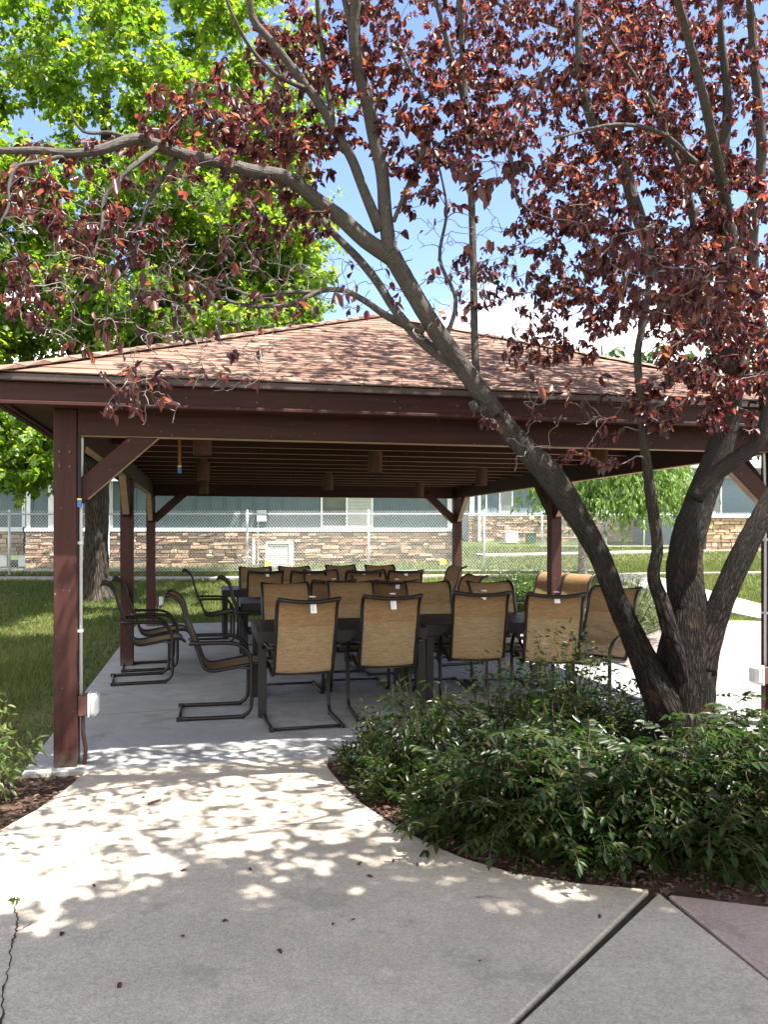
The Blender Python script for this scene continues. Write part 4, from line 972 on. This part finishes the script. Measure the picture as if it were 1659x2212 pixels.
# ------------------------------------------------------------------ grass, mulch chips, litter
def inside_hard(x, y):
    h = np.zeros_like(x, bool)
    for p in ([tuple(q[:2]) for q in sl_poly], A_poly, B_poly, C_poly, bedR, bedL): h |= in_poly(x, y, p)
    h |= in_poly(x, y, [tuple(LW(W_+.30,-.9)[:2]), (9,7.0), (12,10.5), (12,13.4), (6.2,15.2), (4.9,14.6), (2.2,15.6), tuple(LW(W_+.30,7.5)[:2])])
    wl = [(8.6,13.2),(7.2,15.6),(6.2,17.6),(5.6,19.2)]
    for a, b in zip(wl[:-1], wl[1:]):
        t = np.clip(((x-a[0])*(b[0]-a[0])+(y-a[1])*(b[1]-a[1]))/((b[0]-a[0])**2+(b[1]-a[1])**2), 0, 1)
        h |= np.hypot(x-a[0]-t*(b[0]-a[0]), y-a[1]-t*(b[1]-a[1])) < .6
    h |= (np.abs(y-(18.9+np.clip(x+3, 0, 30)*.09)) < .16)
    return h
def grass(name, x0, x1, y0, y1, n, m, size, seed, wd=.011):
    rng = np.random.default_rng(seed); x = x0+(x1-x0)*rng.random(n); y = y0+(y1-y0)*rng.random(n); k = ~inside_hard(x, y); x, y = x[k], y[k]
    u_ = (x-P0.x)*UX.x+(y-P0.y)*UX.y; k = ~((u_ > -.62-.25*rng.random(len(x))) & (u_ < -.2) & (y < 15) & (rng.random(len(x)) < .85)); x, y = x[k], y[k]
    pos = np.stack([x, y, T(x, y)-.045], 1); ax = rng.normal(0, .38, (len(x), 3)); ax[:, 2] = 1
    o = leaves(name, pos, ax, rng.normal(0, 1, (len(x), 3)), size*(.6+.8*rng.random(len(x))), BLADE, m, wid=wd*(.6+.8*rng.random(len(x)))); tag(o, kind='stuff')
grass('lawn_grass', -5.6, -2.0, 5.2, 10.5, 30000, M_grass, .075, 1, .009)
grass('lawn_grass', -9.5, -2.6, 9, 19, 60000, M_grass, .08, 2, .014)
grass('lawn_grass', -5, 8, 14.2, 21, 52000, M_grass, .075, 3, .016)
grass('lawn_grass', -10, 14, 19.5, 31, 52000, M_drygrass, .08, 4, .024)
grass('lawn_grass', 6, 14, 13, 24, 40000, M_grass, .08, 5, .018)
def scatter(name, poly, n, m, size, seed, tmpl=OVAL, z=-.024):
    rng = np.random.default_rng(seed); a = np.array(poly); x = a[:,0].min()+np.ptp(a[:,0])*rng.random(n*3); y = a[:,1].min()+np.ptp(a[:,1])*rng.random(n*3)
    k = in_poly(x, y, poly); x, y = x[k][:n], y[k][:n]; pos = np.stack([x, y, np.full(len(x), z)], 1)
    ax = rng.normal(0, 1, (len(x), 3)); ax[:, 2] = np.abs(ax[:, 2])*.25; no = rng.normal(0, .3, (len(x), 3)); no[:, 2] = 1
    return tag(leaves(name, pos, ax, no, size*(.5+rng.random(len(x))), tmpl, m), kind='stuff')
visR = [G(*p) for p in ((700,1640),(760,1705),(880,1795),(1100,1880),(1420,1925),(1659,1960),(1800,1960),(1800,1700),(1000,1640))]
scatter('mulch_chips', visR, 5200, M_mulchchip, .03, 61); scatter('mulch_chips', bedL, 2600, M_mulchchip, .034, 62)
scatter('mulch_chips', [tuple(LW(-.75,.2)[:2]), tuple(LW(-.28,.2)[:2]), tuple(LW(-.28,8.8)[:2]), tuple(LW(-.6,8.8)[:2])], 1500, M_mulchchip, .03, 64, z=-.038)
scatter('leaf_litter', visR, 500, M_litter, .05, 63); 
GL = 'fallen plum leaves on the shaded pavement'
rngl = np.random.default_rng(8)
for X, Y in ((776,1867),(800,1893),(850,1860),(902,1868),(762,1987),(720,1996),(604,2055),(393,2022),(1035,2075),(486,1989),(203,1913),(957,1835),(1008,1848),(1163,1880),(1452,1953),(134,2017),(1295,1980),(258,2130),(395,1880),(540,1878),(865,1785),(310,1722)):
    x, y = G(X, Y); a = rngl.random()*6.28
    V, Fs = PLUM; m = MB(); s = .018+.022*rngl.random(); R_ = Matrix.Rotation(a, 3, 'Z') @ Matrix.Rotation(rngl.normal()*.25, 3, 'X')
    m.add([R_ @ Vector((v[0]*s, (v[1]-.5)*s, v[2]*s*.9+.004)) for v in V], Fs)
    tag(m.build('fallen_leaf', M_litter, loc=(x, y, .001)), 'small dark fallen leaf lying on the pale pavement', 'leaf', GL)
tm = MB(); a = Vector((*G(1027,1938), .004)); b = Vector((*G(1080,1940), .004)); tm.tube([a, (a+b)/2+Vector((0,.006,.004)), b], [.004,.003,.002], 5)
tag(tm.build('fallen_twig', M_twig), 'thin dark twig lying on the pavement left of the wide joint', 'twig')
tm = MB(); a = Vector((*G(320,1738), .006)); b = Vector((*G(347,1728), .006)); tm.tube([a, b], [.009,.006], 5)
tag(tm.build('bark_scrap', M_mulchchip), 'scrap of bark lying on the sunlit part of the path', 'bark')
wd = empty('weed', (*G(30,1945), 0)); tag(wd, 'tiny weed growing from the crack in the pavement', 'weed')
rw = np.random.default_rng(3); leaves('foliage', np.zeros((14,3))+rw.normal(0,.008,(14,3))*[1,1,0], rw.normal(0,1,(14,3))*[1,1,.2]+[0,0,.5], np.tile([0,0,1.],(14,1)), .018+.022*rw.random(14), LANCE, M_shrubleaf, wd)

# ------------------------------------------------------------------ chain-link fence
def fence(name, label, x0, x1, yf, h_, postx, seed, topcol=M_galv, cell=.074):
    rng = random.Random(seed); xm = (x0+x1)/2; R = empty(name, (xm, yf, 0)); tag(R, label, 'fence')
    fz = lambda x: float(T(x, yf))
    zt = lambda x: fz(x)+h_
    for px in postx:
        p = MB().tube([(px-xm, 0, fz(px)-.1), (px-xm, 0, zt(px)+.02)], .03, 12).build('post', M_galv, R, smooth_=True)
        MB().tube([(px-xm, 0, zt(px)+.0), (px-xm, 0, zt(px)+.03), (px-xm, 0, zt(px)+.06)], [.036, .034, .012], 12).build('post_cap', M_galv, p, smooth_=True)
    n = 24; xsn = [x0+(x1-x0)*k/n for k in range(n+1)]
    MB().tube([(x-xm, -.0, zt(x)-.05) for x in xsn], .021, 10).build('top_rail', M_galv, R, smooth_=True)
    MB().tube([(x-xm, -.035, fz(x)+.06) for x in xsn], .004, 5).build('tension_wire', M_galv, R)
    m = MB(); H = h_-.02; r = .0036; k = int((x1-x0)/cell)+int(H*1.02/cell*1.0)+2
    slope = .86                                           # dx per dz
    for s in (-1, 1):
        for i in range(-int(H*slope/cell)-2, int((x1-x0)/cell)+int(H*slope/cell)+2):
            xa = x0+i*cell; za = 0.; xb = xa+s*slope*H; zb = H
            if max(xa, xb) < x0 or min(xa, xb) > x1: continue
            def clip(xq): return (xq-xa)/(xb-xa)*H
            lo, hi = (xa, xb) if xa < xb else (xb, xa)
            cl, ch = max(lo, x0), min(hi, x1)
            if ch-cl < .01: continue
            zl, zh = clip(cl), clip(ch)
            yy = -.030+.003*s
            m.tube([(cl-xm, yy, fz(cl)+.03+zl), (ch-xm, yy, fz(ch)+.03+zh)], r, 3, cap=False)
    # twisted barbs along the top edge
    for i in range(int((x1-x0)/cell)):
        x = x0+i*cell; z = fz(x)+.03+H
        m.tube([(x-.016-xm, -.03, z-.002), (x-xm, -.03, z+.03), (x+.016-xm, -.03, z-.002)], r, 3, cap=False)
    m.build('wire_mesh', M_galv, R)
fx = lambda X, d=20.0: (X-CX)*d/F
fence('chain_link_fence', 'long chain link fence running behind the shelter before the stone building', -13, fx(1310), 20.0, 1.47, [fx(X) for X in (-240, 20, 277, 534, 796, 1046, 1308)], 1)
fence('chain_link_fence', 'farther chain link fence across the lawn at the right before the white panel', fx(1165, 30), 15, 30.0, 1.25, [fx(X, 30) for X in (1171, 1391, 1543, 1690)], 2, cell=.09)

# ------------------------------------------------------------------ buildings
def stone_panel(mb, x0, x1, z0f, z1, y, seed, depth=.05):
    rng = random.Random(seed); z = min(z0f(x0), z0f(x1))-.05
    while z < z1-.03:
        hh = min(rng.choice((.06,.08,.10,.12,.15)), z1-z); x = x0
        while x < x1-.01:
            L = min(rng.choice((.18,.24,.32,.40,.5)), x1-x); d = depth*(.2+rng.random()*1.5); g = .006; j = .014
            if x1-(x+L) < .1: L = x1-x
            a, b, c, e = x+g, x+L-g, z+g, z+hh-g; q = lambda: rng.uniform(-j, j)
            f = [(a+abs(q()), y-d+q(), c+abs(q())), (b-abs(q()), y-d+q(), c+abs(q())), (b-abs(q()), y-d+q(), e-abs(q())), (a+abs(q()), y-d+q(), e-abs(q()))]
            bk = [(a, y+.02, c), (b, y+.02, c), (b, y+.02, e), (a, y+.02, e)]
            mb.add(f+bk, [(0,1,2,3), (0,4,5,1), (1,5,6,2), (2,6,7,3), (3,7,4,0)]); x += L
        z += hh
def window(R, x0, x1, z0, z1, y, blind=True, mull=1):
    f = MB(); t = .055
    f.box((x0, y-.05, z0), (x1, y-.002, z0+t)).box((x0, y-.05, z1-t), (x1, y-.002, z1)).box((x0, y-.048, z0+t), (x0+t, y-.002, z1-t)).box((x1-t, y-.048, z0+t), (x1, y-.002, z1-t))
    for k in range(mull):
        xc = x0+(x1-x0)*(k+1)/(mull+1); f.box((xc-.03, y-.046, z0+t), (xc+.03, y-.002, z1-t))
    fr = f.build('window', M_white, R, .004)
    MB().box((x0+t, y-.022, z0+t), (x1-t, y-.014, z1-t)).build('pane', M_glass, fr)
    if blind:
        b = MB(); z = z0+t+.01; xa = x0+(x1-x0)*.5+.035 if blind == 'half' else x0+t
        while z < z1-t-.02: b.box((xa, y-.030, z), (x1-t-.002, y-.0235, z+.034)); z += .042
        b.build('blind', M_blind, fr)
def building(label, x0, x1, yf, zw, zs, seed, trims, wins, roof_pitch=.35, over=.34, panel=M_siding, batten=.44, depth=8, skip_stone=None):
    xm = (x0+x1)/2; R = empty('building', (xm, yf, 0)); tag(R, label, 'building')
    gz = lambda x: float(T(x+xm, yf)); a, b = x0-xm, x1-xm
    base = min(gz(a), gz(b))-.3
    MB().box((a, .003, base), (b, depth, zs)).build('wall', panel, R)
    st = MB(); s0 = a if skip_stone is None else skip_stone-xm; stone_panel(st, s0, b, gz, zw, .0, seed)
    st.build('stone_base', M_stone, R)
    MB().box((a, -.075, zw+.002), (b, -.002, zw+.105)).build('sill_trim', M_white, R, .006)
    for x, w2 in trims: MB().box((x-xm-w2/2, -.03, zw+.107), (x-xm+w2/2, -.0025, zs-.01)).build('corner_trim', M_white, R, .004)
    bt = MB(); x = a+.2
    while x < b:
        xx = x+xm
        if not any(q0-.02 < xx < q1+.02 for q0, q1, *_ in wins) and not any(abs(xx-t[0]) < t[1]/2+.03 for t in trims): bt.box((x-.02, -.018, zw+.107), (x+.02, .002, zs-.01))
        x += batten
    bt.build('battens', panel, R)
    for q0, q1, z0, z1, bl, mu in wins: window(R, q0-xm, q1-xm, z0, z1, -.004, bl, mu)
    # roof with eave
    ov = over; rz = roof_pitch
    m = MB(); m.add([(a-.4, -ov, zs), (b+.4, -ov, zs), (b+.4, depth/2, zs+rz*(depth/2+ov)), (a-.4, depth/2, zs+rz*(depth/2+ov)), (b+.4, depth+ov, zs), (a-.4, depth+ov, zs)], [(0,1,2,3), (3,2,4,5), (0,3,5), (1,4,2)])
    rf = m.build('roof', M_roof2, R)
    MB().box((a-.4, -ov-.02, zs-.19), (b+.4, -ov+.02, zs+.012)).build('fascia', M_white, R)
    MB().box((a-.4, -ov+.022, zs-.06), (b+.4, .0, zs-.02)).build('soffit', M_white, R)
    return R, xm
b1 = lambda X: (X-CX)*24/F
B1, xm1 = building('long low building with stone base, blue grey boards and white window trim', b1(55), b1(985), 24.0, 1.66, 3.3, 5,
    [(b1(238), .17), (b1(112), .20), (b1(973), .18), (b1(62), .12)], [(b1(693), b1(806), 1.77, 3.05, 'half', 1)], batten=.43)
MB().tube([(b1(979)-xm1, -.16, .86), (b1(979)-xm1, -.13, 1.0), (b1(979)-xm1, -.13, 3.2)], .045, 8).build('downspout', M_white, B1)
MB().tube([(b1(236)-xm1, -.16, .58), (b1(236)-xm1, -.13, .72), (b1(236)-xm1, -.13, 3.2)], .045, 8).build('downspout', M_white, B1)
mb2 = MB().box((b1(566)-xm1-.14, -.12, 1.95), (b1(566)-xm1+.14, -.002, 2.28)).build('meter_box', M_greyplastic, B1, .01)
MB().tube([(b1(558)-xm1, -.05, .7), (b1(558)-xm1, -.05, 1.95)], .02, 8).build('meter_pipe', M_galv, B1)
MB().tube([(b1(548)-xm1, -.06, .7), (b1(548)-xm1, -.06, 1.45)], .05, 10).build('vent_pipe', M_galv, B1)
# left wing with a half wall standing on posts
b0 = lambda X: (X-CX)*25/F
B0, xm0 = empty('building_wing', (b0(-20), 25.0, 0)), b0(-20)
tag(B0, 'shaded building wing with a raised stone half wall at the left edge', 'building')
st = MB(); stone_panel(st, b0(-160)-xm0, b0(52)-xm0, lambda x: 1.0, 1.66, .0, 11); st.build('stone_base', M_stone, B0)
MB().box((b0(-160)-xm0, .02, .98), (b0(52)-xm0, .2, 1.70)).build('half_wall', M_siding, B0)
MB().box((b0(-160)-xm0, -.10, 1.662), (b0(52)-xm0, -.002, 1.80)).build('sill_trim', M_white, B0, .006)
for X in (-90, 6, 46): MB().box((b0(X)-xm0-.11, .03, .2), (b0(X)-xm0+.11, .19, .979)).build('post', M_white, B0, .005)
wl = MB(); wl.box((b0(-160)-xm0, .05, 1.702), (b0(52)-xm0, .2, 3.3)); wl.build('wall', M_siding, B0)
for X in (-100, -20, 50): MB().box((b0(X)-xm0-.05, .02, 1.802), (b0(X)-xm0+.05, .048, 3.2)).build('corner_trim', M_white, B0)
MB().box((b0(-170)-xm0, -.5, 3.301), (b0(52)-xm0, 6, 3.5)).build('roof', M_roof2, B0)
b2 = lambda X: (X-CX)*35/F
B2, xm2 = building('second building farther back with white windows behind the weeping tree', b2(1012), b2(1500), 35.0, 2.36, 4.4, 6,
    [(b2(1020), .2), (b2(1180), .2), (b2(1350), .2)], [(b2(1032), b2(1052), 2.5, 4.1, False, 0), (b2(1078), b2(1108), 2.5, 4.1, False, 0), (b2(1230), b2(1300), 2.5, 4.1, 'half', 1)], batten=.4)
MB().tube([(b2(1034)-xm2, -.16, 1.3), (b2(1034)-xm2, -.13, 4.3)], .06, 8).build('downspout', M_white, B2)
bx = empty('white_shed', (b2(1435), 32.5, float(T(b2(1435), 32.5)))); tag(bx, 'white panelled enclosure behind the farther fence', 'shed')
pn = MB()
for k in range(9): pn.box((-1.1+k*.245, -.02, 0.0), (-1.1+k*.245+.238, .02, 1.55))
pn.build('panel', M_siding2, bx, .004); MB().box((-1.14, -.05, 1.551), (1.14, .8, 1.63)).build('cap', M_white, bx, .006); MB().box((-1.1, .022, 0), (1.1, .78, 1.55)).build('body', M_siding2, bx)
b3 = lambda X: (X-CX)*28/F
B3 = empty('building_corner', (b3(1640), 28.6, 0)); tag(B3, 'stone walled building corner with dark windows at the right edge', 'building')
st = MB(); stone_panel(st, b3(1540)-b3(1640), 3.2, lambda x: 1.0, 2.15, -.0, 15); st.build('stone_base', M_stone, B3)
MB().box((b3(1540)-b3(1640), .02, .6), (3.2, 1.0, 2.15)).build('low_wall', M_siding, B3)
MB().box((b3(1536)-b3(1640), -.12, 2.152), (3.3, 1.0, 2.26)).build('cap', M_white, B3, .008)
MB().box((b3(1500)-b3(1640), 3.0, .6), (4.6, 8, 4.1)).build('wall', M_siding, B3)
for X in (1530, 1600): window(B3, b3(X)-b3(1640), b3(X+52)-b3(1640), 2.3, 3.7, 2.99, False, 1)
MB().box((b3(1480)-b3(1640), 2.3, 4.101), (5, 8.4, 4.35)).build('roof', M_white, B3)
# lap siding above the far right
lp = MB()
for k in range(9): lp.add([(b3(1480)-b3(1640), 2.94-.03, 3.72+k*.042), (4.6, 2.91, 3.72+k*.042), (4.6, 2.97, 3.72+k*.042+.041), (b3(1480)-b3(1640), 2.97, 3.72+k*.042+.041)], [(0,1,2,3)])
lp.build('lap_siding', M_siding2, B3)

# ------------------------------------------------------------------ yard things
ax_, ay_ = fx(604, 22.6), 22.6; az = float(T(ax_, ay_))
AC = empty('air_conditioner', (ax_, ay_, az)); tag(AC, 'white louvred air conditioner unit standing by the stone wall', 'air conditioner')
hs = .32
MB().box((-hs-.04, -hs-.04, -.05), (hs+.04, hs+.04, .05)).build('pad', M_walk, AC, .01)
MB().box((-hs+.03, -hs+.03, .051), (hs-.03, hs-.03, .60)).build('coil', m_grey, AC)
gr = MB()
for k in range(9):
    z = .08+k*.058
    for lo, hi in (((-hs, -hs), (hs, -hs+.012)), ((-hs, hs-.012), (hs, hs)), ((-hs, -hs+.0125), (-hs+.012, hs-.0125)), ((hs-.012, -hs+.0125), (hs, hs-.0125))): gr.box((*lo, z), (*hi, z+.036))
gr.build('louvres', M_acgrille, AC)
cp = MB()
for sx in (-1, 1):
    for sy in (-1, 1): cp.box((sx*hs-.025, sy*hs-.025, .05), (sx*hs+.025, sy*hs+.025, .605))
cp.build('corner_post', M_white, AC, .008)
tp = MB().box((-hs-.03, -hs-.03, .606), (hs+.03, hs+.03, .66)).build('lid', M_white, AC, .02)
fg = MB()
for r_ in (.1, .17, .24, .3): fg.tube([(r_*math.cos(a), r_*math.sin(a), .672) for a in np.linspace(0, 6.283, 25)], .006, 5)
fg.build('fan_guard', M_dark, tp)
for X, Y, d, lab in ((951, 1213, 20.6, 'small yellow marker flag on the lawn near the building corner'), (573, 1217, 21.9, 'small yellow marker flag beside the air conditioner')):
    p = P(X, Y, d); g = float(T(p.x, d)); R = empty('marker_flag', (p.x, d, g)); tag(R, lab, 'flag')
    MB().tube([(0, 0, -.05), (0, 0, p.z-g+.1)], .004, 5).build('wire_stem', M_galv, R)
    h0 = p.z-g; MB().add([(0, 0, h0+.1), (.14, .02, h0+.04), (.16, -.02, h0-.05), (.05, .0, h0-.08), (0, 0, h0-.06)], [(0,1,2,3,4)]).add([(0, .004, h0+.1), (.14, .024, h0+.04), (.16, -.016, h0-.05), (.05, .004, h0-.08), (0, .004, h0-.06)], [(4,3,2,1,0)]).build('flag_sheet', M_yellow, R)
for X, d, w_, hh, m, lab in ((1104, 33.2, .5, .42, M_white, 'white utility box standing on the grass by the second building'), (1147, 33.4, .36, .36, m_plain('green_bin_paint', (.03,.09,.045), .5), 'green box standing beside the white utility box')):
    x = fx(X, d); R = empty('utility_box', (x, d, float(T(x, d)))); tag(R, lab, 'box')
    MB().box((-w_/2, -.25, 0), (w_/2, .25, hh)).build('body', m, R, .02); MB().box((-w_/2-.02, -.27, hh+.001), (w_/2+.02, .27, hh+.05)).build('lid', m, R, .012)
